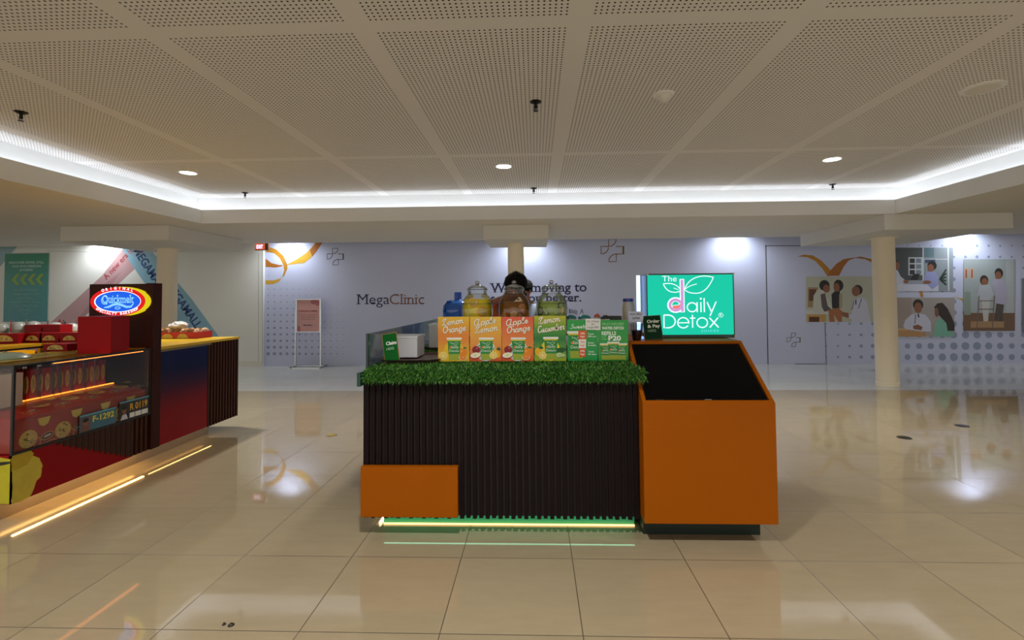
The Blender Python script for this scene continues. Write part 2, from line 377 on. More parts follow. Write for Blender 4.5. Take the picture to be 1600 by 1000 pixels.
wrect(1397,444,1466,455,'cdd0e2'); wpoly([(1422,437),(1427,428),(1437,428),(1433,438)], '1c1d22'); wrect(1412,438,1442,444,'9aa0ae')
well(1400,413,4.5,6,hair_); well(1401,415,4,6,skin_); wpoly([(1397,422),(1402,422),(1407,432),(1414,438),(1414,443),(1397,446)], coat); well(1415,440,4,2.6,skin_)
well(1456,415,6.5,7,hair_); well(1454,419,4.5,6,skin_); wpoly([(1443,436),(1447,425),(1460,424),(1466,432),(1465,446),(1456,452),(1450,446)], '9aa0d0'); well(1448,441,6,2.6,skin_)
for a in range(5): wline([(1468,436),(1478,421+a*6)], 2.2, '1e3a30')
wrect(1400,465,1491,526,'a79f9c'); wrect(1400,465,1424,526,'9f9088'); wrect(1400,515,1446,526,'b88e5c'); wrect(1400,513,1446,516,'c9a676')
well(1434,476,7.5,8,hair_); well(1434,481,5.5,8,skin_); wpoly([(1411,510),(1414,500),(1424,491),(1434,489),(1446,492),(1454,503),(1454,518),(1440,518),(1414,514)], coat); wpoly([(1426,509),(1434,507),(1441,511),(1439,516),(1427,514)], skin_)
wline([(1430,491),(1429,506)], 1, '303550'); wline([(1434,490),(1435,496)], 2, '20243a')
wpoly([(1458,526),(1461,504),(1466,498),(1476,498),(1482,505),(1490,526)], '79b8a2'); wpoly([(1459,480),(1464,474),(1472,473),(1480,482),(1487,496),(1491,506),(1491,517),(1480,517),(1478,505),(1466,492)], '231a18'); well(1463,488,3,7,'7a5444')
wrect(1505,405,1585,517,'a3aeb0'); wrect(1571,405,1583,492,'b4bcbe'); wrect(1505,489,1585,517,'70543c'); wrect(1516,502,1568,512,'a8845e'); wrect(1506,456,1516,492,'8c9c90')
wrect(1506,419,1512,435,'c9a890'); wrect(1515,419,1521,435,'c9a890'); wline([(1509,421),(1509,434)], 2, 'a05030'); wline([(1518,421),(1518,434)], 2, 'a05030')
well(1537,438,6,7.5,'3a2420'); well(1538,441,4.5,6,skin_); wpoly([(1526,462),(1530,446),(1546,444),(1552,460),(1546,470),(1530,470)], 'b4bcc4'); wpoly([(1533,468),(1546,468),(1543,502),(1536,502)], 'c6c4c2')
well(1560,427,6,7.5,hair_); well(1559,431,4.5,6.5,skin_); wpoly([(1548,444),(1552,436),(1566,436),(1572,446),(1573,474),(1562,480),(1556,474),(1554,456)], 'b2aec6'); wpoly([(1556,474),(1568,476),(1566,492),(1566,502),(1560,502),(1560,490),(1558,502),(1553,500)], '4a423e')
for a in (1529, 1553): wline([(a,462),(a-3,512)], 1.6, '75605a')
wline([(1530,470),(1552,470)], 1.3, '75605a'); wline([(1528,483),(1552,483)], 1.3, '75605a')
wrect(1596,435,1690,520,'6f7880'); well(1640,470,14,16,hair_); wpoly([(1620,520),(1626,490),(1655,490),(1668,520)], coat)
A.make('mural_print', wall)
# bands and writing on the white boards
Y2 = WY-.06; A = Art((0, Y2, 0), (1,0,0), (0,0,1), eps=.00009)
_W = W
def W(p, y=Y2): return _W(p, y)
pinkb, blueb = M('c19a9c', .5, var=.1, scale=2), M('86b2c4', .5, var=.12, scale=2)
wpoly([(64,518),(160,430),(196,384),(232,384),(213,418),(120,505),(90,560),(30,560)], pinkb)
wpoly([(168,440),(190,424),(150,478),(118,508),(112,514),(100,530),(90,545),(84,545),(120,500)], M('b58a90', .5, var=.1, scale=2))
wpoly([(190,386),(232,386),(300,468),(345,530),(360,560),(318,560),(245,470),(200,405)], blueb)
wpoly([(-30,440),(14,386),(-30,386)], M('4a9a92', .5)); wpoly([(-30,440),(-30,400),(-10,384),(28,384),(6,410),(-20,440)], M('93b4bc', .5))
c = W((166,438)); A.text('A new era is', c[0], c[1], 8.5*MPX, 'a03c40', al='l', width=62*MPX, rot=radians(47), bold=.02)
c = W((92,506)); A.text('coming.', W((60,545))[0], W((60,545))[1], 10*MPX, 'a83c40', al='l', width=60*MPX, rot=radians(47), bold=.02)
c = W((208,392)); A.text('MEGAMALL', c[0], c[1], 12.5*MPX, '23447c', al='l', width=80*MPX, rot=radians(-56), bold=.03)
c = W((264,474)); A.text('MEGAMALL', W((259,447))[0], W((259,447))[1], 12.5*MPX, '23447c', al='l', width=84*MPX, rot=radians(-54), bold=.03)
wline([(73,392),(240,396)], .7, 'b4b4aa'); wline([(404,396),(404,570)], .8, 'a8a89e'); wline([(410,392),(410,570)], 1.2, 'c0c0b8')
A.make('band_print', wl)

def cabinet_poster():
    t = thing('hanging_banner', 'green vertical banner with yellow arrows on the white boards', 'banner', (0, Y2-.012, 0))
    x0, z0 = W((6,503)); x1, z1 = W((77,396)); g = gradient('banner_green', [(0,'1f7f86'),(.55,'2b8c86'),(1,'20845c')], 2, z0, z1, .4)
    B().box(x0, x1, -.002, .004, z0, z1).make('banner_sheet', t, g)
    B().box(x0, x1, -.006, .006, z1, z1+.012).make('top_rail', t, M('9aa09c', .4))
    a = Art((0, -.002, 0), (1,0,0), (0,0,1)); L = x1-x0; cx = (x0+x1)/2; H = z1-z0
    for i, (s, ww) in enumerate((('DISCOVER MORE, STILL', .80), ('YOUR FAVE CYBERZONE', .68), ('STORES!', .3))): a.text(s, cx, z1-H*(.145+i*.055), H*.03, 'b9d8cc', width=L*ww, bold=.02)
    for i in range(4):
        x = x0+L*(.17+.185*i); y = z0+H*.62; a.poly([(x,y),(x+.10,y+.12),(x+.18,y+.12),(x+.085,y),(x+.18,y-.12),(x+.10,y-.12)], '8fae3e')
    for i, (s, ww) in enumerate((('Photoworldasia', .5), ('Yamaha Music Center', .65), ('Lyric Music', .35), ('Audiophile Music Center', .7), ('PCC Jumping Touch', .58), ('Gizmo', .22), ('Toon', .17))): a.text(s, cx, z0+H*(.455-i*.058), H*.022, 'a4d0c6', width=L*ww)
    a.make('print', t)
cabinet_poster()

# columns with square drop panels
def column(x, y, r, cap, label, zc, chamfer=0):
    t = thing('column', label, 'column', (x, y, 0))
    cm = M('e6dac0', .5, var=.03, scale=2, spec=.3)
    B().lathe([(r*1.04, 0), (r*1.04, .05), (r, .055), (r, zc)], n=40).make('shaft', t, cm, smooth='auto')
    x0, x1, y0, y1 = cap
    B().box(x0-x, x1-x, y0-y, y1-y, zc, SOF).make('drop_panel', t, M('d5d2c8', .6, var=.02, scale=3, spec=.2), bevel=.006)
    if r > .14: B().lathe([(r+.02, -.012), (r+.05, -.012), (r+.05, 0)], cz=zc, n=40).make('collar', t, cm, smooth='auto')
p = at(262, 385, 'y', 8.1)
column(p.x, 8.1, .150, (-7.02, -5.37, 6.93, 8.72), 'cream round column at the left under a wide square drop panel', 2.305)
p = at(806, 400, 'y', 8.0)
column(p.x, 8.0, .133, (at(755,373,'y',7.35).x, at(857,373,'y',7.35).x, 7.35, 8.6), 'slim cream column in the middle behind the drink jars', 2.305)
p = at(1387, 602, 'z', 0)
column(p.x, p.y, .152, (4.83, 6.55, 6.86, 9.0), 'cream round column at the right beside the printed photographs', 2.305)

# ceiling fittings
lens = M('ffffff', .4, emit=9, var=0); ringm = M('e8e6e0', .4, var=.01)
def downlight(px, py, label):
    p = at(px, py, 'z', CEIL); t = thing('downlight', label, 'ceiling light', (p.x, p.y, CEIL), group='recessed downlights')
    B().lathe([(.105, 0), (.105, -.008), (.088, -.012), (.086, -.002), (.086, 0)], n=36).make('trim_ring', t, ringm, smooth='auto')
    B().lathe([(.085, -.003), (.0, -.006)], n=36).make('lens', t, lens)
downlight(294, 269, 'round lit downlight at the left of the perforated ceiling')
downlight(787, 259, 'round lit downlight in the middle of the perforated ceiling')
downlight(1300, 248, 'round lit downlight at the right of the perforated ceiling')
def sprinkler(px, py, label, k=1.0):
    p = at(px, py, 'z', CEIL); t = thing('sprinkler', label, 'sprinkler', (p.x, p.y, CEIL), group='black ceiling sprinklers')
    bk = M('17130f', .4, .4)
    B().lathe([(.045,0), (.045,-.004), (.03,-.012), (.012,-.018), (.010,-.05), (.014,-.055), (0,-.056)], n=20).make('rose', t, bk, smooth='auto')
    B().tube([(-.012,0,-.03),(-.016,0,-.05),(-.003,0,-.072)], .0025).tube([(.012,0,-.03),(.016,0,-.05),(.003,0,-.072)], .0025).make('yoke', t, bk)
    B().lathe([(.0,-.070),(.02,-.071),(.021,-.074),(0,-.075)], n=12).make('deflector', t, bk)
sprinkler(33, 175, 'black sprinkler head at the far left of the ceiling'); sprinkler(837, 159, 'black sprinkler head above the kiosk, nearest the middle')
sprinkler(383, 301, 'small black sprinkler close to the cove behind the left downlight'); sprinkler(834, 294, 'small black sprinkler close to the cove behind the middle downlight'); sprinkler(1301, 288, 'small black sprinkler close to the cove below the right downlight')
p = at(1037, 147, 'z', CEIL); t = thing('smoke_detector', 'white cone shaped smoke detector on the perforated ceiling', 'smoke detector', (p.x, p.y, CEIL))
B().lathe([(.078,0),(.078,-.008),(.07,-.016),(.052,-.018)], n=32).make('base', t, ringm, smooth='auto'); B().lathe([(.052,-.018),(.05,-.03),(.03,-.055),(.022,-.062),(0,-.064)], n=32).make('sensor_head', t, M('d8d2c6', .4), smooth='auto')
p = at(1535, 137, 'z', CEIL); t = thing('ceiling_speaker', 'wide flat white round fitting on the ceiling at the right', 'ceiling speaker', (p.x, p.y, CEIL))
B().lathe([(.13,0),(.13,-.008),(.115,-.014),(.10,-.014)], n=40).make('rim', t, ringm, smooth='auto'); B().lathe([(.10,-.014),(.05,-.022),(0,-.024)], n=40).make('grille', t, M('dcd8ce', .6), smooth='auto')
for x, lb in ((-9.3, 'recessed wall lamp above the green banner wall'), (-5.25, 'recessed wall lamp above the gold ribbon loop'), (-.25, 'recessed wall lamp behind the middle column'), (4.1, 'recessed wall lamp above the green lit sign wall'), (8.75, 'recessed wall lamp above the printed photographs')):
    t = thing('wall_lamp', lb, 'ceiling light', (x, WY-.36, 2.9), group='lamps along the far wall')
    B().lathe([(.08,0),(.08,-.02),(.06,-.022),(.058,0)], n=24).make('trim_ring', t, ringm, smooth='auto'); B().lathe([(.057,-.005),(0,-.006)], n=24).make('lens', t, lens)
# exit sign box by the ribbon
p = at(408, 385, 'y', 9.6); t = thing('exit_sign', 'small glowing orange exit sign box hanging beside the gold ribbon', 'sign', (p.x, 9.6, 0))
a0 = at(398, 391, 'y', 9.6); a1 = at(414, 381, 'y', 9.6); a2 = at(419, 381, 'y', 9.6)
B().box(a0.x-p.x, a2.x-p.x, 0, .06, a0.z, a1.z+.06).make('housing', t, M('6e4326', .5))
B().box(a0.x-p.x+.005, a1.x-p.x, -.004, 0, a0.z+.012, a1.z+.01).make('lit_face', t, M('e0643c', .4, emit=.8))
a = Art((0, -.004, 0), (1,0,0), (0,0,1)); a.text('EXIT', (a0.x+a1.x)/2-p.x, a0.z+.035, .07, M('dcd8ff', .4, emit=2), width=.13, bold=.03); a.make('lettering', t)
for sx in (.03, .25): B().tube([(a0.x-p.x+sx, .03, a1.z+.06), (a0.x-p.x+sx, .03, 2.9)], .006).make('hanger', t, M('8a8478', .5))

# things on the floor
for px, py, lb in ((1413, 684, 'oval dark cap set in the floor, the nearer of two at the right'), (1503, 665.5, 'oval grey cap set in the floor, the farther of two at the right')):
    p = at(px, py, 'z', 0); t = thing('floor_outlet', lb, 'floor outlet', (p.x, p.y, 0), group='floor caps')
    B().lathe([(.062,0),(.062,.003),(.05,.006)], n=28).make('rim', t, M('4a4640', .35, .7), smooth='auto'); B().lathe([(.05,.006),(.0,.007)], n=28).make('cap', t, M('2c2926', .4, .5), smooth='auto')
p = at(518, 680, 'z', 0); t = thing('floor_outlet', 'small brass cap set in the floor left of the kiosk', 'floor outlet', (p.x, p.y, 0), group='floor caps')
B().lathe([(.055,0),(.055,.003),(.042,.006)], n=28).make('rim', t, M('a8946a', .35, .7), smooth='auto'); B().lathe([(.042,.006),(0,.008)], n=28).make('cap', t, M('b9a23c', .4, .3), smooth='auto')
for px, py, r, lb in ((361, 977, .0085, 'larger dark metal stub on a tile joint in the foreground'), (350, 976, .005, 'smaller dark metal stub on a tile joint in the foreground')):
    p = at(px, py, 'z', 0); o = B().lathe([(r*1.6,0),(r*1.5,.003),(r*.8,.006),(r*.6,.009),(0,.0095)], n=18).make('floor_stub', None, M('3c3630', .5, .5), smooth='auto'); o.location = (p.x, p.y, 0); tag(o, lb, 'floor fitting')

# poster stand
p = at(481, 574, 'z', 0); Ys = p.y; t = thing('poster_stand', 'chrome floor stand holding a pink notice before the grey blue wall', 'poster stand', (p.x, Ys, 0))
S = Ys/F; ch = M('b8bcc0', .25, .9); L = lambda q: (q-481.5)*S; Z = lambda q: at(481, q, 'y', Ys).z
for x in (461.5, 502): B().box(L(x)-.013, L(x)+.013, -.013, .013, .02, Z(483)).make('upright', t, ch)
B().box(L(460), L(503), -.012, .012, Z(519), Z(518)).make('crossbar', t, ch)
B().box(L(461.5), L(464), -.014, .014, Z(518.5), Z(467)).box(L(500), L(502.5), -.014, .014, Z(518.5), Z(467)).box(L(464), L(500), -.014, .014, Z(468.5), Z(467)).make('frame', t, ch)
B().box(L(456), L(508), -.03, .03, .02, .045).box(L(457), L(460), -.2, .2, 0, .03).box(L(504), L(507), -.2, .2, 0, .03).box(L(460), L(504), -.16, -.12, .0, .02).make('base', t, ch)
B().box(L(464), L(500), -.004, .004, Z(518), Z(468.5)).make('notice', t, M('d9a3a0', .4, var=.08, scale=3))
a = Art((0, -.004, 0), (1,0,0), (0,0,1)); a.ell(L(492), Z(472), .09, .05, 'bd6f78'); a.ell(L(497), Z(474.5), .05, .05, 'bd6f78'); a.ell(L(467), Z(514), .03, .07, 'bd6f78'); a.text('A NEW ERA IS COMING.', 0, Z(487), .03, 'a0322c', width=.40, bold=.03)
for i, s in enumerate(('Pardon our dust while we', 'renovate and build better', 'spaces just for you.')): a.text(s, 0, Z(492.5+3.4*i), .022, '8a5550', width=.38-.04*i)
a.text('MEGAMALL', 0, Z(509), .025, '3c3460', width=.2, bold=.03); a.make('print', t)

# ================================================================== JUICE KIOSK
orange = M('a05200', .45, var=.05, scale=5, spec=.12, bump=.05)
wenge = M('1c1314', .6, var=.18, scale=9, spec=.1)
KX0, KX1, KF = -1.038, .603, 2.92
t = thing('juice_kiosk', 'dark slatted drinks counter with lower orange panel and glowing green plinth', 'counter', (0, 0, 0))
# open ring of counters, staff stand in the middle
B().box(KX0, KX1, KF+.02, 3.64, .11, .955).box(KX0, -.52, 3.64, 5.1, .11, .955).box(.30, KX1, 3.64, 5.1, .11, .955).box(-.52, -.45, 4.5, 5.1, .11, .955).make('carcass', t, M('241a1c', .6))
b = B()
n = 43; pw = (KX1-KX0)/n
for i in range(n): x = KX0+pw*i; b.box(x+.006, x+.03, KF-.004, KF+.02, .105-.004*(i % 2), .935)
b.make('slatted_front', t, wenge, bevel=.0015)
b = B()
for i in range(54): y = KF+.03+.04*i; b.box(KX0-.014, KX0, y, y+.024, .105, .935)
b.make('slatted_side', t, wenge)
p0 = at(563, 808, 'y', 2.875); p1 = at(715, 730, 'y', 2.875)
B().box(p0.x, p1.x, 2.875, KF-.006, p0.z, p1.z).make('orange_panel', t, orange, bevel=.002)
B().box(-.965, .598, 3.075, 3.10, .0, .109).box(-.965, -.94, 3.10, 5.0, 0, .109).make('plinth', t, M('38b98a', .45))
B().box(KX0+.004, KX1-.004, KF+.002, 3.66, .956, .974).box(KX0+.004, -.50, 3.66, 5.1, .956, .974).box(.28, KX1, 3.66, 5.1, .956, .974).make('countertop', t, M('3a3230', .4))
warm = M('ffcf88', .5, emit=2.2, var=0)
B().box(-.96, .595, 3.055, 3.065, .002, .009).make('glow_strip', t, warm)
B().box(-.99, -.98, 3.06, 4.6, .003, .014).make('glow_strip', t, M('ffdca8', .5, emit=6, var=0))
B().box(-.95, .59, 3.03, 3.04, .100, .104).make('glow_strip', t, M('9fffd0', .5, emit=3, var=0))
B().box(KX0-.034, KX0-.012, KF-.03, KF+.22, .885, .965).make('corner_block', t, M('0f4436', .35), bevel=.002)
pane = glass('pane_glass', (.86,.93,.93), .07)
gl = t
B().box(-1.022, -1.016, KF+.012, 4.05, .975, 1.198).make('glass_pane', gl, pane)
B().box(-1.022, -1.016, 4.056, 5.09, .975, 1.198).make('glass_pane', gl, pane)
B().box(-1.016, -.45, 5.084, 5.09, .975, 1.198).make('glass_pane', gl, glass('pane_glass_blue', (.62,.74,.86), .08))
B().box(-1.026, -1.012, KF-.002, KF+.012, .975, 1.2).make('glass_edge', gl, M('0c2628', .2))

# artificial grass mat : soft blades drooping over the front
t = thing('grass_mat', 'green artificial grass mat over the front edge of the drinks counter', 'grass mat', (0, 0, 0))
B().prism([(2.885,.975),(2.885,.92),(2.90,.92),(2.90,.975),(3.62,.975),(3.62,.983),(2.89,.983)], 'x', KX0+.012, KX1).make('backing', t, M('1d4a16', .8))
g3 = [M('33701f', .5, var=.2), M('528f30', .5, var=.2), M('1a4a14', .5, var=.2), M('8cb25c', .45, var=.15)]
def blades(n, fn, seed):
    rnd = random.Random(seed); b = B()
    for i in range(n):
        p, nrm = fn(rnd); L = rnd.uniform(.018, .036); d = Vector(nrm)+Vector((rnd.uniform(-.7,.7), rnd.uniform(-.7,.7), rnd.uniform(-.6,.5))); d.normalize()
        s = d.cross(Vector((rnd.uniform(-1,1), rnd.uniform(-1,1), rnd.uniform(-1,1)))).normalized()*.0021; p = Vector(p); mid = p+d*L*.6; tip = p+d*L+Vector((0,0,-L*.25))
        b.mat(g3[rnd.choices((0,1,2,3), (5,4,3,1))[0]]); b.add([p-s, p+s, mid+s*.8, mid-s*.8, tip], [(0,1,2,3), (3,2,4)])
    return b
def front(r):  # blades on the drooping edge and on the top
    k = r.random(); x = r.uniform(KX0+.014, KX1+.035)
    if k < .5: return (x, 2.884, r.uniform(.915, .975)), (0,-1,-.1)
    if k < .62: a = r.uniform(0, pi/2); return (x, 2.90-.016*cos(a), .968+.014*sin(a)), (0,-cos(a),sin(a))
    return (min(x, KX1) if k < .7 else r.uniform(KX0+.014, KX1), r.uniform(2.89, 3.2), .982), (0,-.2,1)
blades(13000, front, 3).make('blades', t, stuff=True)
t = thing('grass_mat', 'small patch of artificial grass on the left return behind the white bin', 'grass mat', (0, 0, 0))
B().box(-1.0, -.55, 3.7, 4.45, .975, .981).make('backing', t, M('1d4a16', .8))
blades(2600, lambda r: ((r.uniform(-1.0,-.55), r.uniform(3.7,4.45), .981), (0,-.1,1)), 5).make('blades', t, stuff=True)

# --- posters
def fruit(a, kind, x, y, r):
    if kind == 'orange': a.ell(x, y, r, r, 'f08a1c'); a.ell(x-r*.3, y+r*.3, r*.3, r*.25, 'f8a848'); a.poly([(x, y+r*.9), (x+r*.5, y+r*1.35), (x+r*1.1, y+r*.95), (x+r*.5, y+r*.85)], '2f7a34')
    if kind == 'oslice': a.ell(x, y, r, r, 'f2e2b0', a0=pi, a1=2*pi); a.ell(x, y-r*.02, r*.84, r*.84, 'f07d18', a0=pi, a1=2*pi); [a.stroke([(x,y),(x+r*.8*cos(q),y+r*.8*sin(q))], r*.05, 'f8c890') for q in (pi*1.25, pi*1.5, pi*1.75)]
    if kind == 'lemon': a.ell(x, y, r*.85, r*1.15, 'f0b81c', rot=.5); a.poly([(x, y+r*.9), (x+r*.6, y+r*1.6), (x+r*1.2, y+r*.9), (x+r*.5, y+r*.7)], '1f5c30')
    if kind == 'lslice': a.ell(x, y, r, r, 'f6e8a0'); a.ell(x, y, r*.86, r*.86, 'f2cf55'); [a.stroke([(x,y),(x+r*.8*cos(q*pi/4),y+r*.8*sin(q*pi/4))], r*.06, 'f8eeb8') for q in range(8)]; a.ell(x, y, r*.15, r*.15, 'fdf6d8')
    if kind == 'apple': a.ell(x, y, r, r*.92, '8c1c28'); a.ell(x+r*.2, y+r*.4, r*.35, r*.15, 'c9605c')
    if kind == 'ahalf': a.ell(x, y, r*1.25, r*.78, 'b5303a', rot=.15); a.ell(x+r*.03, y+r*.12, r*1.15, r*.6, 'f1f0cc', rot=.15); a.ell(x, y+r*.1, r*.3, r*.12, 'c9cc8c', rot=.15)
    if kind == 'cuke': a.ell(x, y, r*1.6, r*.6, '1c5a26', rot=.15)
    if kind == 'cslice': a.ell(x, y, r, r*.72, '4f8f3a'); a.ell(x, y, r*.88, r*.62, 'cfe3a8'); a.ell(x, y, r*.5, r*.34, 'a8cc80')
def cup_art(a, x, y, h, lab=True):
    w = h*.30; wb = h*.235
    a.poly([(x-wb, y), (x+wb, y), (x+w, y+h*.93), (x-w, y+h*.93)], '9fae34'); a.poly([(x-w*.93, y+h*.80), (x+w*.93, y+h*.80), (x+w, y+h*.93), (x-w, y+h*.93)], 'd9c82a')
    a.poly([(x-wb*1.07, y+h*.27), (x+wb*1.07, y+h*.27), (x+w*.98, y+h*.85), (x-w*.98, y+h*.85)], '1f8a3c')
    a.poly([(x-w*1.15, y+h*.91), (x+w*1.15, y+h*.91), (x+w*1.1, y+h), (x-w*1.1, y+h)], 'eceee8')
    if lab:
        a.text('The', x-w*.35, y+h*.72, h*.07, 'e4f0dc'); a.text('daily', x+w*.05, y+h*.52, h*.13, 'e4f0dc', width=w*1.25); a.ell(x-w*.52, y+h*.565, h*.05, h*.05, 'e8823c'); a.text('Detox', x, y+h*.36, h*.11, 'e4f0dc', width=w*1.45)
        a.stroke([(x-w*.1, y+h*.68), (x+w*.2, y+h*.78), (x+w*.6, y+h*.78), (x+w*.4, y+h*.68), (x, y+h*.66)], h*.015, 'e4f0dc')
# monoline script lettering, x advance and strokes in em units (x height .5)
def arc(cx, cy, rx, ry, a, b, n=9): return [(cx+rx*cos(radians(a+(b-a)*i/n)), cy+ry*sin(radians(a+(b-a)*i/n))) for i in range(n+1)]
SC = {'a': (.52, [arc(.22,.25,.18,.25,60,400,14), [(.40,.5),(.39,.12),(.45,0),(.54,.06)]]),
 'e': (.42, [[(.02,.12),(.2,.2),(.34,.34),(.28,.48),(.15,.46),(.07,.25),(.12,.03),(.28,0),(.42,.12)]]),
 'm': (.74, [[(0,.4),(.08,.5),(.1,.4),(.09,0)],[(.09,.3),(.22,.5),(.31,.44),(.31,0)],[(.31,.3),(.44,.5),(.53,.44),(.53,.1),(.6,0),(.74,.1)]]),
 'n': (.52, [[(0,.4),(.08,.5),(.1,.4),(.09,0)],[(.09,.3),(.22,.5),(.32,.44),(.32,.1),(.39,0),(.52,.1)]]),
 'o': (.46, [arc(.2,.25,.18,.25,80,440,14), [(.24,.5),(.36,.42),(.48,.44)]]),
 'r': (.36, [[(0,.38),(.1,.56),(.12,.46),(.24,.5),(.26,.4),(.22,.12),(.28,0),(.38,.1)]]),
 'g': (.48, [arc(.2,.25,.18,.25,60,400,14), [(.38,.5),(.36,-.2),(.24,-.36),(.08,-.3),(.1,-.18),(.5,.1)]]),
 'p': (.50, [[(.02,.4),(.1,.5),(.1,-.34)], arc(.26,.25,.17,.25,150,-170,14), [(.3,.02),(.5,.12)]]),
 'l': (.28, [[(0,.1),(.14,.5),(.2,.85),(.13,.98),(.07,.85),(.07,.15),(.14,0),(.28,.1)]]),
 'b': (.46, [[(0,.1),(.12,.5),(.17,.85),(.11,.98),(.06,.85),(.06,.1),(.16,0),(.3,.06),(.34,.3),(.28,.46),(.4,.44)]]),
 'u': (.52, [[(0,.36),(.06,.5),(.07,.12),(.15,0),(.26,.1),(.34,.5)],[(.34,.5),(.33,.1),(.4,0),(.52,.1)]]),
 'c': (.40, [[(.32,.42),(.24,.5),(.1,.42),(.06,.22),(.12,.02),(.26,0),(.4,.12)]]),
 't': (.30, [[(.12,.85),(.1,.1),(.18,0),(.3,.1)],[(0,.55),(.26,.55)]]), 's': (.36, [[(0,.1),(.2,.5),(.28,.2),(.22,.02),(.08,.04)]]), 'w': (.6, [[(0,.45),(.06,.5),(.08,.1),(.18,0),(.28,.12),(.3,.45),(.32,.1),(.42,0),(.52,.2),(.52,.5),(.62,.42)]]), 'v': (.4, [[(0,.45),(.08,.5),(.14,.02),(.3,.1),(.34,.5),(.42,.42)]]), 'f': (.3, [[(0,.1),(.16,.5),(.22,.9),(.14,.98),(.09,.8),(.08,-.35)]]),
 'L': (.62, [[(.12,.6),(.05,.75),(.2,.95),(.44,.98),(.5,.86),(.36,.8),(.26,.5),(.22,.2),(.1,.02),(.0,.1),(.12,.18),(.4,.02),(.62,.1)]]),
 'O': (.66, [arc(.3,.5,.27,.48,95,455,18), [(.28,.98),(.42,.84),(.6,.9)]]),
 'A': (.70, [arc(.26,.46,.24,.46,50,330,14)+[(.47,.3)], [(.44,.95),(.5,.86),(.46,.1),(.54,0),(.7,.1)]]),
 'C': (.56, [[(.46,.8),(.48,.95),(.34,.98),(.14,.84),(.04,.5),(.1,.12),(.26,0),(.44,.08),(.56,.2)]]),
 'S': (.5, [[(.46,.82),(.36,.98),(.16,.92),(.12,.7),(.3,.52),(.42,.3),(.3,.04),(.08,.02),(0,.18)]])}
def script(a, word, x, y, h, m, rot=.13, wd=.15, width=None):
    tot = sum(SC[c][0] for c in word); k = h; kx = (width/tot) if width else h; px = -tot*kx/2
    for ch in word:
        adv, st = SC[ch]
        for s in st:
            pts = [(px+(q[0]+q[1]*.18)*kx, q[1]*k) for q in s]; pts = [(x+u*cos(rot)-v*sin(rot), y+u*sin(rot)+v*cos(rot)) for u, v in pts]; a.stroke(pts, wd*k, m); a.k -= .9
        px += adv*kx
    a.k += 1
PY_, PZ = 3.17, .996
def poster(px0, px1, name, label, stops, draw, top=495, group='drink flavour boards'):
    x0 = at(px0, 540, 'y', PY_).x+.0012; x1 = at(px1, 540, 'y', PY_).x-.0012; z1 = at((px0+px1)/2, top, 'y', PY_).z
    w_, h_ = x1-x0, z1-PZ; t = thing(name, label, 'board', ((x0+x1)/2, PY_, PZ))
    B().box(-w_/2, w_/2, 0, .006, 0, h_).make('board', t, gradient('board_print', stops, 2, 0, h_, .35), bevel=.0015)
    a = Art((0,0,0), (1,0,0), (0,0,1), eps=.00012); draw(a, w_, h_); a.make('print', t); return t
def flavour(l1, l2, left, right, disc, leaves=False, y1=.83, y2=.665):
    def d(a, w_, h_):
        for dx, m in ((.0022, '8c5a14'), (0, 'f4efdf')):
            script(a, l1, -.004+dx, h_*y1-dx*.6, h_*.145, m, width=w_*.70); script(a, l2, .006+dx, h_*y2-dx*.6, h_*.145, m, width=w_*(.74 if len(l2) < 7 else .84))
        a.ell(0, h_*.24, w_*.31, w_*.33, disc)
        if leaves:
            for q in range(9): an = radians(15+q*18); a.ell(w_*.25*cos(an), h_*.24+w_*.25*sin(an), w_*.05, w_*.018, '4a8f6c', rot=an+.6)
        for k, x, y, r in left+right:
            if k not in ('lslice', 'ahalf', 'oslice', 'cslice'): fruit(a, k, x*w_, y*h_, r*w_)
        cup_art(a, w_*.02, h_*.035, h_*.50)
        for k, x, y, r in left+right:
            if k in ('lslice', 'ahalf', 'oslice', 'cslice'): fruit(a, k, x*w_, y*h_, r*w_)
    return d
poster(684, 733.5, 'flavour_board', 'yellow and orange drink board reading Lemon Orange', [(0,'e8c21c'),(.5,'e8862a'),(.62,'e88a28'),(1,'e9bd2c')], flavour('Lemon','Orange',[('lslice',-.33,.13,.13)],[('orange',.29,.2,.14),('oslice',.3,.11,.13)],'ecc21e'))
poster(734, 784, 'flavour_board', 'yellow to red drink board reading Apple Lemon', [(0,'e0582e'),(.4,'e89a38'),(1,'e9bd3a')], flavour('Apple','Lemon',[('apple',-.3,.26,.13),('ahalf',-.33,.13,.14)],[('lemon',.33,.18,.13),('lslice',.24,.14,.12)],'d5e0dc', True))
poster(784, 834, 'flavour_board', 'red and orange drink board reading Apple Orange', [(0,'e2602c'),(.35,'e78a30'),(1,'e0563c')], flavour('Apple','Orange',[('apple',-.3,.26,.13),('ahalf',-.33,.13,.14)],[('orange',.3,.2,.15),('oslice',.26,.12,.13)],'d5e0dc', True))
poster(834.5, 885, 'flavour_board', 'green and yellow drink board reading Lemon Cucumber', [(0,'a9b828'),(.18,'6aa52c'),(.5,'14762f'),(.7,'4a9a2c'),(1,'b9b81c')], flavour('Lemon','Cucumber',[('lemon',-.36,.2,.13),('lslice',-.24,.13,.12)],[('cuke',.3,.24,.13),('cslice',.28,.14,.11),('cslice',.4,.13,.07)],'e2cf2c', y1=.85), top=493.5)
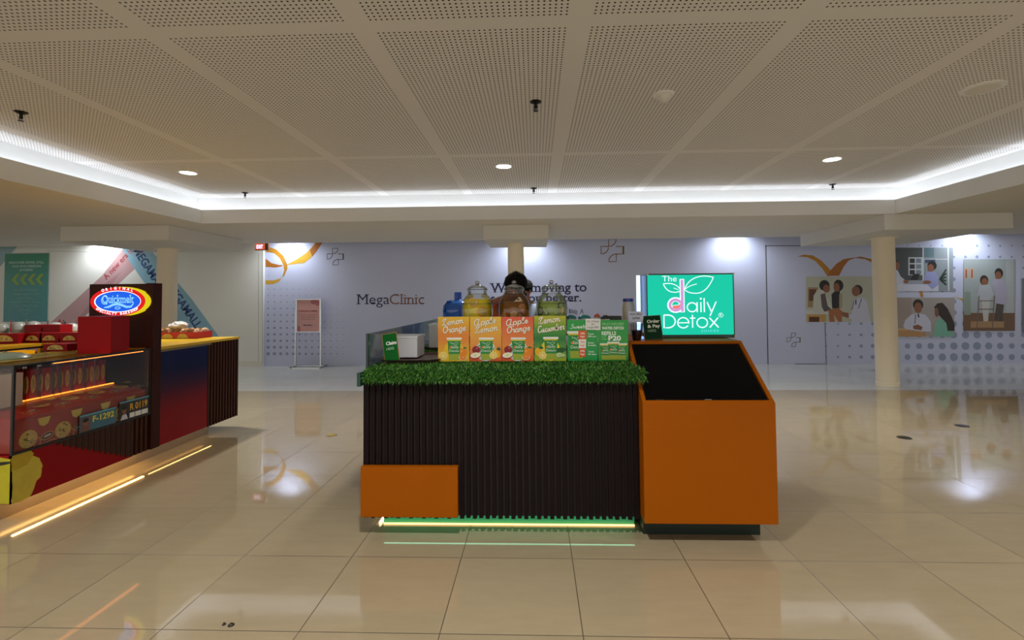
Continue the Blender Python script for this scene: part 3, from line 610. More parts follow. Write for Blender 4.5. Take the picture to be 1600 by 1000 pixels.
def sweet(a, w_, h_):
    script(a, 'Sweetness', 0, h_*.80, h_*.10, 'eaf4ea', width=w_*.8, rot=.02)
    cup_art(a, -w_*.20, h_*.07, h_*.66); 
    for i, (m, s1) in enumerate((('e0581c','100%'), ('f2f0ee','75%'), ('e0581c','0%'))):
        y0 = h_*(.53-.215*i); xl, xr = -w_*.13+i*w_*.01, w_*.14-i*w_*.018
        a.poly([(xl, y0), (xr-w_*.012, y0), (xr, y0+h_*.215), (xl-w_*.01, y0+h_*.215)], m); a.text(s1, (xl+xr)/2, y0+h_*.12, h_*.05, 'f6efe8' if m != 'f2f0ee' else 'e0784a', width=w_*.15, bold=.02); a.text('Sugar', (xl+xr)/2, y0+h_*.05, h_*.045, 'f6efe8' if m != 'f2f0ee' else 'e0784a', width=w_*.16, bold=.02)
        for j, s2 in enumerate((('Tamis','100 yrs'), ('Sweet','& healthy'), ('Tamis','free'))[i]): a.text(s2, w_*.18, y0+h_*(.11-.06*j), h_*.04, 'dff0df', al='l', width=w_*(.2 if j == 0 else .27), bold=.02)
poster(886.5, 934, 'sweetness_board', 'green board reading Sweetness with a cup of orange and white bands', [(0,'0f9a46'),(1,'189e40')], sweet, top=500)
def refill(a, w_, h_):
    a.text('FRUIT-INFUSED', -w_*.0, h_*.87, h_*.065, 'a8dca0', width=w_*.72); a.text('WATER DETOX', 0, h_*.77, h_*.065, 'eef8ee', width=w_*.74, bold=.03)
    a.text('REFILLS', -w_*.38, h_*.635, h_*.085, 'e8f6e6', al='l', width=w_*.48, bold=.03); a.text('FOR', -w_*.38, h_*.575, h_*.04, '9fd69a', al='l'); a.text('ONLY', -w_*.38, h_*.515, h_*.04, '9fd69a', al='l'); a.text('P20', -w_*.16, h_*.50, h_*.11, 'f6fbf4', al='l', width=w_*.42, bold=.04)
    cup_art(a, -w_*.26, h_*.03, h_*.40); cup_art(a, w_*.28, h_*.03, h_*.40); cup_art(a, 0, h_*.03, h_*.44)
poster(934.5, 982, 'refill_board', 'green board reading water detox refills P20', [(0,'22a03c'),(1,'1c9a40')], refill, top=500)
p = at(926.5, 515.5, 'y', PY_-.006); t = thing('handwritten_note', 'white handwritten note taped over two green boards', 'note', (p.x, PY_-.006, p.z))
t.rotation_euler = (0, radians(1.5), 0)
B().box(-.048, .048, 0, .0012, 0, .072).make('paper', t, M('e4e6e2', .6))
a = Art((0,0,0), (1,0,0), (0,0,1), eps=.0002)
for s, y, ww in (('No Change', .050, .078), ('for', .032, .02), ('Large Bills', .012, .075)): a.text(s, 0, y, .012, '3c4048', width=ww, shear=.2, rot=.04)
a.make('writing', t)

# --- riser and the three drink jars
t = thing('riser', 'white wooden riser behind the boards carrying the drink jars', 'riser', (-.02, 3.46, .983))
B().box(-.53, .60, -.14, .16, .165, .187).make('top_board', t, M('c9c6bc', .5), bevel=.002)
for _x in (-.52, .03, .57): B().box(_x, _x+.02, -.13, .15, 0, .165).make('support', t, M('b9b6ac', .5))
JZ = 1.17
jglass = glass('jar_glass', (.95,.97,.96), .06, .02)
prof = [(.070,.0),(.088,.006),(.102,.04),(.110,.10),(.1125,.15),(.110,.19),(.100,.225),(.084,.25),(.070,.262),(.066,.272),(.067,.285),(.074,.298),(.071,.300)]
def juice_jar(px, name, label, liquid, gliq, slices):
    x = at(px, 480, 'y', 3.47).x; t = thing(name, label, 'drink jar', (x, 3.47, JZ), group='glass drink dispensers')
    B().lathe(prof, n=48).make('jar_body', t, jglass, smooth=True)
    for z, r in ((.200,.1085),(.268,.0675),(.300,.0725)): B().lathe([(r,z-.0022),(r+.0022,z),(r,z+.0022),(r-.0022,z),(r,z-.0022)], n=48).make('rim', t, jglass, smooth=True)
    k = [(.0,.004),(.060,.004),(.078,.01),(.092,.04),(.0995,.10),(.102,.15),(.099,.19),(.090,gliq),(0,gliq)]
    B().lathe([q for q in k if q[1] < gliq or q[1] == gliq], n=48).make('drink', t, liquid, smooth='auto')
    lid = B().lathe([(.068,.300),(.072,.306),(.066,.314),(.045,.326),(.02,.333),(.009,.335),(.009,.339)], n=40).make('lid', t, jglass, smooth=True)
    B().ball((0,0,.349), .0165, .0165, .0135, n=18).make('knob', lid, glass('knob_glass', (.9,.9,.9), .35, .05), smooth=True)
    for i, (kind, ax_, z, r, lb) in enumerate(slices):
        s = B(); o = {'l': ('f5a000','ffe86c','f8c020'), 'a': ('8c3c10','e8ac58','f4cc84'), 'o': ('d86c08','f2ac48','fbd488'), 'k': ('1f5216','f2fad0','bcd88c'), 'g': ('ecc400','f2e468','fbf4a8')}[kind]
        rr = next((prof[q][0]+(prof[q+1][0]-prof[q][0])*(z-prof[q][1])/(prof[q+1][1]-prof[q][1]) for q in range(len(prof)-1) if prof[q][1] <= z < prof[q+1][1]), .1)
        rr -= .0085
        s.mat(M(o[0], .35)).lathe([(r*.86,-.0035),(r,-.0025),(r,.0025),(r*.86,.0035)], n=24).mat(M(o[1], .35)).lathe([(0,.0042),(r*.80,.0042)], n=24)
        s.mat(M(o[2], .35))
        for q in range(8): a_ = q*pi/4; s.add([(0,0,.0048),(r*.8*cos(a_)-.0009*sin(a_), r*.8*sin(a_)+.0009*cos(a_),.0048),(r*.8*cos(a_)+.0009*sin(a_), r*.8*sin(a_)-.0009*cos(a_),.0048)], [(0,2,1)])
        ob = s.make({'l':'lemon_slice','a':'apple_slice','o':'orange_slice','k':'cucumber_slice','g':'lemon_slice'}[kind]); th = radians(ax_)
        n_ = Vector((sin(th), -cos(th), .08)).normalized(); xa = Vector((cos(th), sin(th), 0)); ya = n_.cross(xa)
        Mx = Matrix((xa, ya, n_)).transposed().to_4x4(); ob.matrix_world = Matrix.Translation((x+sin(th)*(rr if r < .024 else rr-.001), 3.47-cos(th)*(rr if r < .024 else rr-.001), JZ+z)) @ Mx
        tag(ob, lb, 'fruit slice', 'fruit slices in the jars')
def juice(c, v):
    m = M(c, .3, var=v, scale=26, spec=.5); p_ = m.node_tree.nodes['Principled BSDF']; p_.inputs['Transmission Weight'].default_value = .08; p_.inputs['IOR'].default_value = 1.05; return m
juice_jar(746, 'drink_jar', 'glass jar of cloudy yellow lemon drink, leftmost of three', juice('f2de3c', .14), .232,
    [('l', -8, .205, .034, 'lemon slice floating at the top left of the yellow drink'), ('l', 26, .145, .036, 'large lemon slice at the right of the yellow drink'), ('l', 10, .075, .033, 'lemon slice lowest in the yellow drink')])
juice_jar(803.5, 'drink_jar', 'glass jar of brown apple orange drink, middle of three', juice('945c1c', .25), .212,
    [('o', -42, .110, .033, 'orange slice at the left of the brown drink'), ('a', 0, .125, .031, 'apple slice near the middle of the brown drink'), ('o', 36, .172, .030, 'orange slice at the upper right of the brown drink'), ('a', 22, .105, .033, 'apple slice right of the middle in the brown drink'), ('o', 58, .13, .03, 'orange slice at the right edge of the brown drink'), ('a', -15, .075, .035, 'apple slice lowest in the brown drink')])
juice_jar(862, 'drink_jar', 'glass jar of pale green cucumber drink, rightmost of three', juice('a9bc62', .12), .212,
    [('k', -52, .145, .028, 'cucumber slice at the left of the green drink'), ('k', -22, .13, .014, 'small cucumber slice left of the middle in the green drink'), ('k', 38, .178, .026, 'cucumber slice at the upper right of the green drink'), ('g', 42, .160, .028, 'yellow lemon slice behind the upper cucumber slice'), ('k', 18, .10, .020, 'cucumber slice low at the right of the green drink'), ('k', -48, .10, .018, 'cucumber slice lowest at the left of the green drink')])

# --- blue water bottle
p = at(715.5, 480, 'y', 4.72); t = thing('water_bottle', 'large blue water bottle standing upside up behind the yellow drink jar', 'water bottle', (p.x, 4.72, .974))
blue = bpy.data.materials.new('blue_plastic'); blue.use_nodes = True; _b = blue.node_tree.nodes['Principled BSDF']; _b.inputs['Base Color'].default_value = lin('2c6fd0')+(1,); _b.inputs['Roughness'].default_value = .12; _b.inputs['Transmission Weight'].default_value = .35
k = [(.115,0),(.14,.01),(.146,.03),(.146,.10),(.139,.11),(.139,.125),(.146,.135),(.146,.22),(.139,.23),(.139,.245),(.146,.255),(.146,.33),(.140,.365),(.118,.395),(.075,.412),(.042,.42),(.032,.43),(.032,.445)]
B().lathe(k, n=48).make('bottle', t, blue, smooth=True)
B().lathe([(.034,.425),(.036,.43),(.036,.49),(.033,.495),(0,.495)], n=28).make('cap', t, M('2458b8', .3), smooth='auto')
B().tube([(-.05,-.09,.412),(-.085,-.10,.400),(-.11,-.105,.36),(-.115,-.105,.30)], .012).make('handle', t, blue, smooth=True)
# --- white bins, trays
def bin_(x0, x1, y0, y1, z0, z1, label):
    t = thing('storage_bin', label, 'bin', ((x0+x1)/2, (y0+y1)/2, z0), group='white plastic bins'); w2, d2, h = (x1-x0)/2, (y1-y0)/2, z1-z0; e = .004
    B().box(-w2,w2,-d2,d2,0,e).box(-w2,w2,-d2,-d2+e,e,h).box(-w2,w2,d2-e,d2,e,h).box(-w2,-w2+e,-d2+e,d2-e,e,h).box(w2-e,w2,-d2+e,d2-e,e,h).make('bin_body', t, M('d4d8e0', .35), bevel=.001)
    for _y in (-d2-.004, d2): B().box(-w2-.004,w2+.004,_y,_y+.004,h-.012,h).make('rim', t, M('dfe3ea', .35))
bin_(-.995, -.80, 3.27, 3.48, 1.012, 1.155, 'white open bin on the dark tray beside the claim sign')
bin_(-.875, -.62, 3.98, 4.2, .998, 1.2, 'taller white bin behind the claim area by the lemon orange board')
def tray(x0, x1, y0, y1, z, label):
    c_ = .06; o = [(x0+c_,y0),(x1-c_,y0),(x1,y0+c_),(x1,y1-c_),(x1-c_,y1),(x0+c_,y1),(x0,y1-c_),(x0,y0+c_)]; cx, cy = (x0+x1)/2, (y0+y1)/2
    t = thing('serving_tray', label, 'tray', (cx, cy, z)); o = [(a-cx, b-cy) for a, b in o]; i_ = [(a*.93, b*.9) for a, b in o]; m = M('4a3530', .35, var=.1)
    b = B().prism(i_, 'z', 0, .005); n = len(o)
    b.add([(x_,y_,.004) for x_,y_ in i_]+[(x_,y_,.022) for x_,y_ in o]+[(x_*.985,y_*.98,.022) for x_,y_ in o]+[(x_,y_,.007) for x_,y_ in i_], [(q,(q+1)%n,(q+1)%n+n,q+n) for q in range(n)]+[(q+n,(q+1)%n+n,(q+1)%n+2*n,q+2*n) for q in range(n)]+[(q+2*n,(q+1)%n+2*n,(q+1)%n+3*n,q+3*n) for q in range(n)])
    b.make('tray_body', t, m)
tray(-1.005, -.62, 3.06, 3.52, .998, 'dark brown eight sided tray on the grass mat')
tray(-.92, -.58, 3.92, 4.28, .990, 'flat brown tray under the taller white bin')
# --- tilted signs
def small_sign(name, label, px0, px1, pyb, pyt, y, z, lean, rot, green, edge, lines):
    S = y/F; w_ = (px1-px0)*S; h_ = (pyb-pyt)*S; c_ = at((px0+px1)/2, pyb, 'y', y); t = thing(name, label, 'sign', (c_.x, y, z)); t.rotation_euler = (radians(-lean), radians(rot), 0)
    B().box(-w_/2, w_/2, .0, .004, 0, h_).make('rim_panel', t, edge)
    B().box(-w_/2+.003, w_/2-.003, -.0015, 0, .003, h_-.003).make('face', t, green)
    a = Art((0,-.0015,0), (1,0,0), (0,0,1), eps=.0003)
    for s, zz, hh, ww, m, bo in lines: a.text(s, -w_*.28, h_*zz, h_*hh, m, al='l', width=w_*ww, bold=bo)
    a.make('lettering', t); B().box(-w_/2, w_/2, .004, .06, 0, .004).make('foot', t, edge)
small_sign('claim_sign', 'tilted green sign with orange rim reading Claim HERE', 601, 625, 563.5, 518, 3.10, 1.004, 8, -9, M('0a6424', .5, spec=.15), M('c9824a', .4),
    [('Claim', .60, .11, .70, 'f2f6f0', .04), ('HERE', .42, .09, .5, 'b9d8b8', 0)])
# ================================================================== ORANGE SCREEN CABINET
X0, X1, YF, ZB = .606, 1.350, 2.82, .125
t = thing('screen_cabinet', 'orange cabinet with sloping top at the right end of the kiosk', 'cabinet', (0,0,0))
sd = Vector((0,.44,.313)).normalized(); nn = Vector((0,-.313,.44)).normalized()
pr = [(YF,ZB),(4.2,ZB),(4.2,1.113),(3.26,1.113),(3.26,1.113),(YF,.80)]
inn = lambda y, z, d: (y-nn.y*d, z-nn.z*d)
b = B().prism([(YF,ZB),(YF,.80),(3.26,1.113),(4.2,1.113),(4.2,ZB)], 'x', X0, X0+.022).prism([(YF,ZB),(YF,.80),(3.26,1.113),(4.2,1.113),(4.2,ZB)], 'x', X1-.022, X1)
b.prism([(YF,ZB),(YF,.80),inn(YF+.018,.813,0),inn(YF+.018,.813,.03),inn(3.24,1.098,.03),inn(3.24,1.098,0),(3.26,1.113),(4.2,1.113),(4.2,ZB)], 'x', X0+.022, X1-.022)
b.make('cabinet_body', t, orange)
B().box(X0+.02, X1-.04, YF+.14, 4.1, 0, ZB).make('base', t, M('0d231b', .4))
t = thing('television', 'black switched off screen lying in the sloping orange frame', 'screen', (0,0,0))
def slab(u0, u1, s0, s1, d0, d1):
    o = Vector((0, YF, .80)); P = lambda u, s, d: tuple(o+Vector((u,0,0))+sd*s+nn*d)
    return [P(u0,s0,d0),P(u1,s0,d0),P(u1,s1,d0),P(u0,s1,d0),P(u0,s0,d1),P(u1,s0,d1),P(u1,s1,d1),P(u0,s1,d1)]
B().hexa(slab(X0+.026, X1-.026, .026, .528, -.028, -.006)).make('bezel', t, M('060608', .3, var=0, spec=.15), bevel=.002)
B().hexa(slab(X0+.034, X1-.034, .042, .522, -.0062, -.005)).make('display', t, M('030306', .25, var=0, spec=.12))
a = Art(Vector((X0, YF, .80))-nn*.006, (1,0,0), tuple(sd), eps=.0004); a.rect(.36, .031, .40, .034, 'b8bcc0'); a.rect(.08, .030, .13, .033, '3c3c40'); a.make('logo', t)

# --- light box sign
YS = 3.50; c0 = at(1012, 530, 'y', YS); c1 = at(1146.5, 426.5, 'y', YS)
t = thing('light_box', 'glowing teal sign reading The daily Detox on the orange cabinet', 'sign', (c0.x, YS, 1.113)); Wd, Hd = c1.x-c0.x, c1.z-1.113
B().box(-.002, Wd, 0, .17, 0.0, Hd).make('box', t, M('123f33', .35), bevel=.003)
fx0, fx1, fz0, fz1 = .004, Wd-.012, .024, Hd-.010
teal = M('00cdaa', .3, emit=.92, var=.05, scale=3)
B().box(fx0, fx1, -.008, -.002, fz0, fz1).make('lit_face', t, teal)
wh = M('eaffff', .4, emit=1.05, var=0); pk = M('d39ad8', .4, emit=.95, var=0); rd = M('ff7a70', .4, emit=.95, var=0); bl = M('8fe8ff', .4, emit=1.0, var=0)
q = (fx1-fx0)/755; a = Art((fx0, -.008, fz0), (1,0,0), (0,0,1), eps=.0003)
def Q(x, y): return ((x-300)*q, (735-y)*q*((fz1-fz0)/(575*q)))
def bez(p0, p1, p2, p3, n=10): return [tuple((1-s)**3*p0[i]+3*(1-s)**2*s*p1[i]+3*(1-s)*s*s*p2[i]+s**3*p3[i] for i in (0,1)) for s in [j/n for j in range(n+1)]]
def st(pts, wd, m=wh, cl=False): a.stroke([Q(*p) for p in pts], wd*q*(.82 if wd < 20 else .94), m, cl)
def rg(cx, cy, r, wd, m): st([(cx+r*cos(2*pi*i/36), cy+r*sin(2*pi*i/36)) for i in range(36)], wd, m, True)
a.text('The', *Q(430,222), 50*q, wh, al='l', width=130*q)
st(bez((626,305),(660,190),(770,150),(885,187))+bez((885,187),(850,270),(800,350),(710,338))+bez((710,338),(680,336),(650,325),(632,305)), 10)
st(bez((636,296),(660,270),(700,258),(738,249)), 8)
st(bez((590,302),(570,260),(520,230),(440,246))+bez((440,246),(465,320),(520,342),(590,318)), 10); st(bez((530,286),(545,290),(560,296),(572,306)), 7)
st([(605,200),(605,520)], 44); rg(545,450,50,52,wh); st([(605,208),(605,514)], 25, pk); rg(545,450,50,26,pk)
a.ell(*Q(545,450), 31*q, 31*q, teal); a.poly([Q(*p) for p in bez((516,470),(535,440),(550,475),(588,440))+bez((588,440),(585,475),(560,488),(545,486))+bez((545,486),(530,485),(520,478),(516,470))], rd); st(bez((512,463),(535,435),(550,470),(588,432)), 6)
rg(690,472,43,13,wh); st([(735,424),(735,520)], 13); st([(768,424),(768,520)], 13); a.ell(*Q(768,391), 9*q, 9*q, wh); st([(797,385),(797,520)], 13); st([(822,424),(858,515)], 13); st([(902,420),(846,556)], 13)
st([(438,545),(438,667),(470,667)]+[(475+63*cos(radians(x_)), 606+61*sin(radians(x_))) for x_ in range(90,-91,-15)]+[(438,545)], 14)
rg(608,620,49,13,wh); st([(562,620),(656,620)], 11); a.poly([Q(630,628),Q(668,628),Q(662,650),Q(630,640)], teal); st([(690,545),(690,668)], 13); st([(668,576),(716,576)], 12); rg(775,620,46,13,wh); st([(838,573),(918,667)], 14); st([(915,573),(840,667)], 14)
rg(940,549,20,4,wh); a.text('R', *Q(940,560), 24*q, wh); a.text('JUICES', *Q(765,707), 17*q, bl, al='l', width=152*q, sp=1.4)
a.make('emblem', t)
for x, z in ((.004,.012),(Wd-.006,.012),(.004,Hd-.006),(Wd-.006,Hd-.006)):
    o = B().lathe([(.0075,0),(.0075,.008),(.005,.010),(0,.010)], n=16).make('standoff_cap', t, M('c9c4b4', .3, .6), smooth='auto'); o.location = (x, -.008, z); o.rotation_euler = (pi/2, 0, 0)
p = at(997.5, 480, 'y', 3.68); tb = M('9fc4ff', .4, emit=3.2, var=0)
B().box(p.x-c0.x-.012, p.x-c0.x+.012, .165, .185, .03, Hd-.004).make('edge_light', t, tb)
B().tube([(p.x-c0.x, .17, Hd-.003),(0, .17, Hd-.003)], .002).tube([(p.x-c0.x, .17, .03),(p.x-c0.x, .17, 0)], .004).make('bracket', t, M('b9c0c8', .3, .7))
# --- things beside the sign
small_sign('order_sign', 'dark green sign reading Order and Pay HERE beside the lit sign', 1008, 1036, 530, 492, 3.36, 1.114, 12, -3, M('08331c', .5, spec=.1), M('8a5a3a', .4),
    [('Order', .70, .12, .70, 'd9e2d4', .04), ('& Pay', .50, .12, .70, 'd9e2d4', .04), ('HERE', .32, .10, .45, '9ab49c', 0)])
p = at(995, 530, 'y', 3.34); t = thing('drink_cup', 'tall cup of dark drink with a card above it by the lit tube', 'cup', (p.x, 3.34, 1.113))
B().lathe([(.024,0),(.028,.005),(.0355,.067),(.036,.069),(0,.069)], n=28).make('dark_drink', t, M('15121a', .3), smooth='auto')
B().lathe([(.025,0),(.029,.004),(.043,.112),(.044,.114)], n=28).make('cup_wall', t, glass('cup_plastic', (.85,.87,.95), .10), smooth='auto')
p = at(996.5, 504, 'y', 3.335); z0 = p.z; t = thing('price_card', 'small white card sign standing over the dark drink cup', 'card', (p.x, 3.39, 1.113))
B().box(-.052, .050, -.001, .001, z0-1.113, z0-1.113+.075).make('card', t, M('c6cce4', .4)); B().box(-.006, .006, -.001, .0015, 0, z0-1.113).box(-.025,.025,-.01,.02,0,.004).make('stem', t, M('9aa0b0', .3))
a = Art((0,-.001,0), (1,0,0), (0,0,1), eps=.0003); a.text('BASIL SEEDS', 0, z0-1.113+.05, .011, '33364c', width=.08, bold=.02); a.text('Lychee', 0, z0-1.113+.022, .016, '20222e', width=.05, bold=.02); a.make('lettering', t)
p = at(1002, 527, 'y', 3.45); t = thing('coaster_light', 'small glowing puck on the orange cabinet below the tube', 'lamp', (p.x, 3.45, 1.113))
B().lathe([(.016,0),(.018,.004),(.018,.014),(.014,.018),(0,.018)], n=20).make('puck', t, M('8ab4ff', .4, emit=1.2, var=0), smooth='auto')
p = at(982, 500, 'y', 3.85); t = thing('jug', 'cream plastic jug with a navy cap behind the green refill board', 'jug', (p.x, 3.85, 1.113))
B().lathe([(.040,0),(.046,.008),(.047,.20),(.044,.235),(.038,.255),(.037,.262)], n=32, sx=1.0, sy=.9).make('bottle', t, M('c3b898', .4), smooth='auto'); B().lathe([(.041,.258),(.041,.280),(.038,.283),(0,.283)], n=28).make('cap', t, M('1f2f78', .35), smooth='auto')
# lidded cups on the riser
def lidcup(px, y, h, r, c_, label, dome=True):
    p = at(px, 497, 'y', y); t = thing('lidded_cup', label, 'cup', (p.x, y, JZ), group='lidded cups behind the boards')
    B().lathe([(r*.68,0),(r*.95,h),(0,h)], n=24).make('cup', t, M('d9dcd8', .3), smooth='auto')
    B().lathe([(r,h),(r,h+.006),(r*.85,h+.016),(r*.45,h+.026),(0,h+.028)], n=24).make('lid', t, M(c_, .3), smooth='auto')
lidcup(891, 3.56, .085, .046, '2a7f84', 'cup with a teal lid just right of the green drink jar')
lidcup(913, 3.46, .088, .046, '2a7f84', 'cup with a teal lid above the sweetness board')
lidcup(933, 3.50, .095, .022, 'c25a50', 'small cup with a red lid above the taped note')
lidcup(946, 3.43, .085, .036, '26282c', 'cup with a black lid above the refill board')
p = at(962, 500, 'y', 3.46); t = thing('black_case', 'low black case lying on the riser beside the cream jug', 'case', (p.x, 3.46, JZ))
B().box(-.05, .035, -.05, .05, 0, .10).make('case_body', t, M('101216', .4), bevel=.003); B().box(-.05, .035, -.052, .052, .10, .105).make('lid', t, M('181b20', .4))

# ================================================================== PEOPLE
def skinned(name, nodes, edges, parent, mat, sub=2, root=0, loc=(0,0,0)):
    me = bpy.data.meshes.new(name); me.from_pydata([n_[0] for n_ in nodes], edges, []); me.materials.append(mat)
    o = bpy.data.objects.new(name, me); C.objects.link(o); o.location = loc
    if parent: o.parent = parent
    s = o.modifiers.new('skin', 'SKIN'); s.use_smooth_shade = True
    for i, n_ in enumerate(nodes):
        r = n_[1]; me.skin_vertices[0].data[i].radius = r if isinstance(r, tuple) else (r, r); me.skin_vertices[0].data[i].use_root = (i == root)
    m = o.modifiers.new('sub', 'SUBSURF'); m.levels = sub; m.render_levels = sub
    return o
def person(x, y, rz, H, label, skin_c, shirt_c, trouser_c, head_tilt=.3, mask=False, cap=False, hand_z=.98):
    t = thing('person', label, 'person', (x, y, 0), rz); sk = M(skin_c, .5, var=.04); k = H/1.70
    hp = Vector((0, -.03-.17*head_tilt, 1.44*k)); fw = Vector((0, -sin(head_tilt), cos(head_tilt))); ff = Vector((0, -cos(head_tilt), -sin(head_tilt)))
    N = [((0,0,.93*k), (.15*k,.10*k)), ((0,0,1.12*k), (.135*k,.09*k)), ((0,0,1.32*k), (.16*k,.10*k)), ((0,-.01,1.42*k), (.06*k,.06*k)), (tuple(hp+fw*.03), .052*k), (tuple(hp+fw*.10), (.068*k,.082*k)), (tuple(hp+fw*.17), (.074*k,.088*k)), (tuple(hp+fw*.23), .045*k)]
    E = [(0,1),(1,2),(2,3),(3,4),(4,5),(5,6),(6,7)]
    for s in (-1, 1):
        n0 = len(N); N += [((s*.10*k,0,.84*k), .085*k), ((s*.10*k,-.01,.48*k), .055*k), ((s*.10*k,.02,.09*k), .038*k), ((s*.11*k,-.12,.035*k), .032*k)]; E += [(0,n0),(n0,n0+1),(n0+1,n0+2),(n0+2,n0+3)]
        n0 = len(N); hx = s*.15*k; hy = -.36; wz = hand_z+.02
        N += [((s*.19*k,0,1.38*k), .052*k), ((s*.25*k,-.03,1.12*k), .040*k), ((s*.19*k,-.25,wz+.03), .028*k), ((hx,hy+.05,wz+.012), (.020*k,.030*k)), ((hx,hy,wz), (.016*k,.036*k))]
        E += [(2,n0),(n0,n0+1),(n0+1,n0+2),(n0+2,n0+3),(n0+3,n0+4)]; palm = n0+4
        for f, (dx, L) in enumerate(((-.028,.062),(-.010,.074),(.009,.070),(.026,.054))):
            n1 = len(N); N += [((hx+dx, hy-.03, wz), .0095*k), ((hx+dx*1.15, hy-.03-L*.5, wz-.002), .0085*k), ((hx+dx*1.2, hy-.03-L, wz-.018), .0075*k)]; E += [(palm,n1),(n1,n1+1),(n1+1,n1+2)]
        n1 = len(N); N += [((hx-s*.038, hy+.025, wz-.003), .0105*k), ((hx-s*.058, hy-.012, wz-.008), .009*k)]; E += [(n0+3,n1),(n1,n1+1)]
    skinned('body', N, E, t, sk)
    # face
    c_ = hp+fw*.13
    nose = B().ball(tuple(c_+ff*.092*k), .012*k, .016*k, .022*k, n=10); nose.make('nose', t, sk, smooth=True)
    for s in (-1, 1):
        B().ball(tuple(c_+ff*.078*k+fw*.028+Vector((s*.03*k,0,0))), .012*k, .008*k, .007*k, n=10).make('eye', t, M('1a1412', .2), smooth=True)
        B().ball(tuple(c_+Vector((s*.076*k,.01,0))), .010*k, .02*k, .03*k, n=10).make('ear', t, sk, smooth=True)
    B().ball(tuple(c_+ff*.083*k-fw*.045), .022*k, .008*k, .007*k, n=10).make('mouth', t, M('7a3f38', .4), smooth=True)
    hb = B(); rnd = random.Random(int(x*100)); hc = c_+fw*.055-ff*.018
    hb.ball(tuple(hc), .091*k, .104*k, .088*k, n=28, jit=.035)
    for i in range(160):
        th = rnd.uniform(0, 2*pi); ph = rnd.uniform(0, 1.5); d = Vector((sin(ph)*cos(th), sin(ph)*sin(th), cos(ph))); p_ = hc+Vector((d.x*.085, d.y*.097, d.z*.083))*k; e_ = p_+(d+Vector((rnd.uniform(-.6,.6), rnd.uniform(-.6,.6), .2)))*.018
        s_ = d.cross(Vector((0,0,1.01))).normalized()*.003; hb.add([p_-s_, p_+s_, e_], [(0,1,2)])
    hb.make('hair', t, M('070606', .7, var=.3, scale=40, spec=.15))
    if mask: B().ball(tuple(c_+ff*.052*k-fw*.03), .062*k, .048*k, .045*k, n=20).make('face_mask', t, M('14161a', .6), smooth=True)
    if cap:
        B().ball(tuple(hc+fw*.02), .098*k, .11*k, .082*k, n=24).box(-.06, .06, hc.y-.19, hc.y-.08, hc.z-.004, hc.z+.004).make('cap', t, M('191c22', .6), smooth='auto')
    # clothes
    N = [((0,0,.90*k), (.165*k,.115*k)), ((0,0,1.12*k), (.155*k,.108*k)), ((0,0,1.33*k), (.178*k,.115*k)), ((0,-.005,1.405*k), (.085*k,.08*k))]; E = [(0,1),(1,2),(2,3)]
    for s in (-1, 1): n0 = len(N); N += [((s*.19*k,0,1.38*k), .068*k), ((s*.238*k,-.02,1.18*k), .060*k)]; E += [(2,n0),(n0,n0+1)]
    skinned('shirt', N, E, t, M(shirt_c, .75, var=.08, scale=14))
    N = [((0,0,.93*k), (.158*k,.108*k))]; E = []
    for s in (-1, 1): n0 = len(N); N += [((s*.10*k,0,.82*k), .098*k), ((s*.10*k,-.01,.48*k), .072*k), ((s*.10*k,.02,.10*k), .058*k)]; E += [(0,n0),(n0,n0+1),(n0+1,n0+2)]
    skinned('trousers', N, E, t, M(trouser_c, .8, var=.08, scale=14))
    for s in (-1, 1): B().ball((s*.105*k, -.06, .04), .048, .13, .04, n=16).make('shoe', t, M('1c1a1a', .5), smooth=True)
    return t
person(-.36, 4.08, radians(62), 1.62, 'person in an orange shirt bending over behind the brown drink jar', '8a5642', 'd2571c', '2a2c36', .62)
person(-.085, 5.95, radians(-35), 1.60, 'person in a grey blue top with dark cap and mask standing farther back', '8f604a', '7f8a9c', '22262e', .15, mask=True, cap=True, hand_z=.86)

# ================================================================== BAKERY KIOSK (left)
FX, YN, YP, YE = -3.335, 3.012, 4.175, 5.385
t = thing('bakery_kiosk', 'dark slatted bakery counter with glass display and yellow top at the left', 'counter', (0, 0, 0))
brown = M('42241a', .5, var=.2, scale=8, spec=.15); dark = M('241310', .55, var=.15, spec=.15); steel = M('b5a892', .3, .75, var=.06); red = M('8c0a12', .45, var=.06, spec=.15); amber = M('d9a018', .35, var=.06)
B().box(FX+.0-.14, FX-.16, YN+.06, YE-.30, 0, .126).box(-4.655, FX-.16, YN+.06, YN+.08, 0, .126).make('plinth', t, steel)
def ribs(y0, y1, z0, z1, zf=None):
    b = B(); n_ = int((y1-y0)/.046); pw_ = (y1-y0)/n_
    for i in range(n_):
        y = y0+pw_*i; zz = zf(y+pw_/2) if zf else z0
        if zz < z1-.01: b.box(FX-.018, FX, y+.004, y+pw_*.62, zz, z1)
    return b
tri = lambda y: .13+max(0, (3.92-y)/(3.92-3.28))*.30
ribs(YN+.1, YP-.06, .126, .425, tri).make('slatted_skirt', t, brown)
B().box(FX-.04, FX-.018, YN+.02, YP, .126, .425).make('skirt_board', t, dark)
ribs(4.862, YE, .126, .985).make('slatted_end', t, brown)
B().box(-4.255, FX-.018, YP+.05, YE, .126, .975).make('carcass', t, dark)
B().box(-3.955, FX-.04, YN+.03, YP, .126, .425).box(-4.675, -3.955, YN+.02, 3.60, .126, .425).make('display_base', t, dark)
B().box(FX-.012, FX-.001, 4.235, 4.858, .13, .955).make('gradient_panel', t, gradient('blue_to_red', [(0,'8c0d18'),(.38,'7c0f1c'),(.60,'3a1430'),(.78,'101844'),(1,'0e1c50')], 2, .13, .955, .22))
for _o in bpy.data.objects:
    if _o.name.startswith('gradient_panel'): _o.data.materials[0].node_tree.nodes['Principled BSDF'].inputs['Specular IOR Level'].default_value = .15
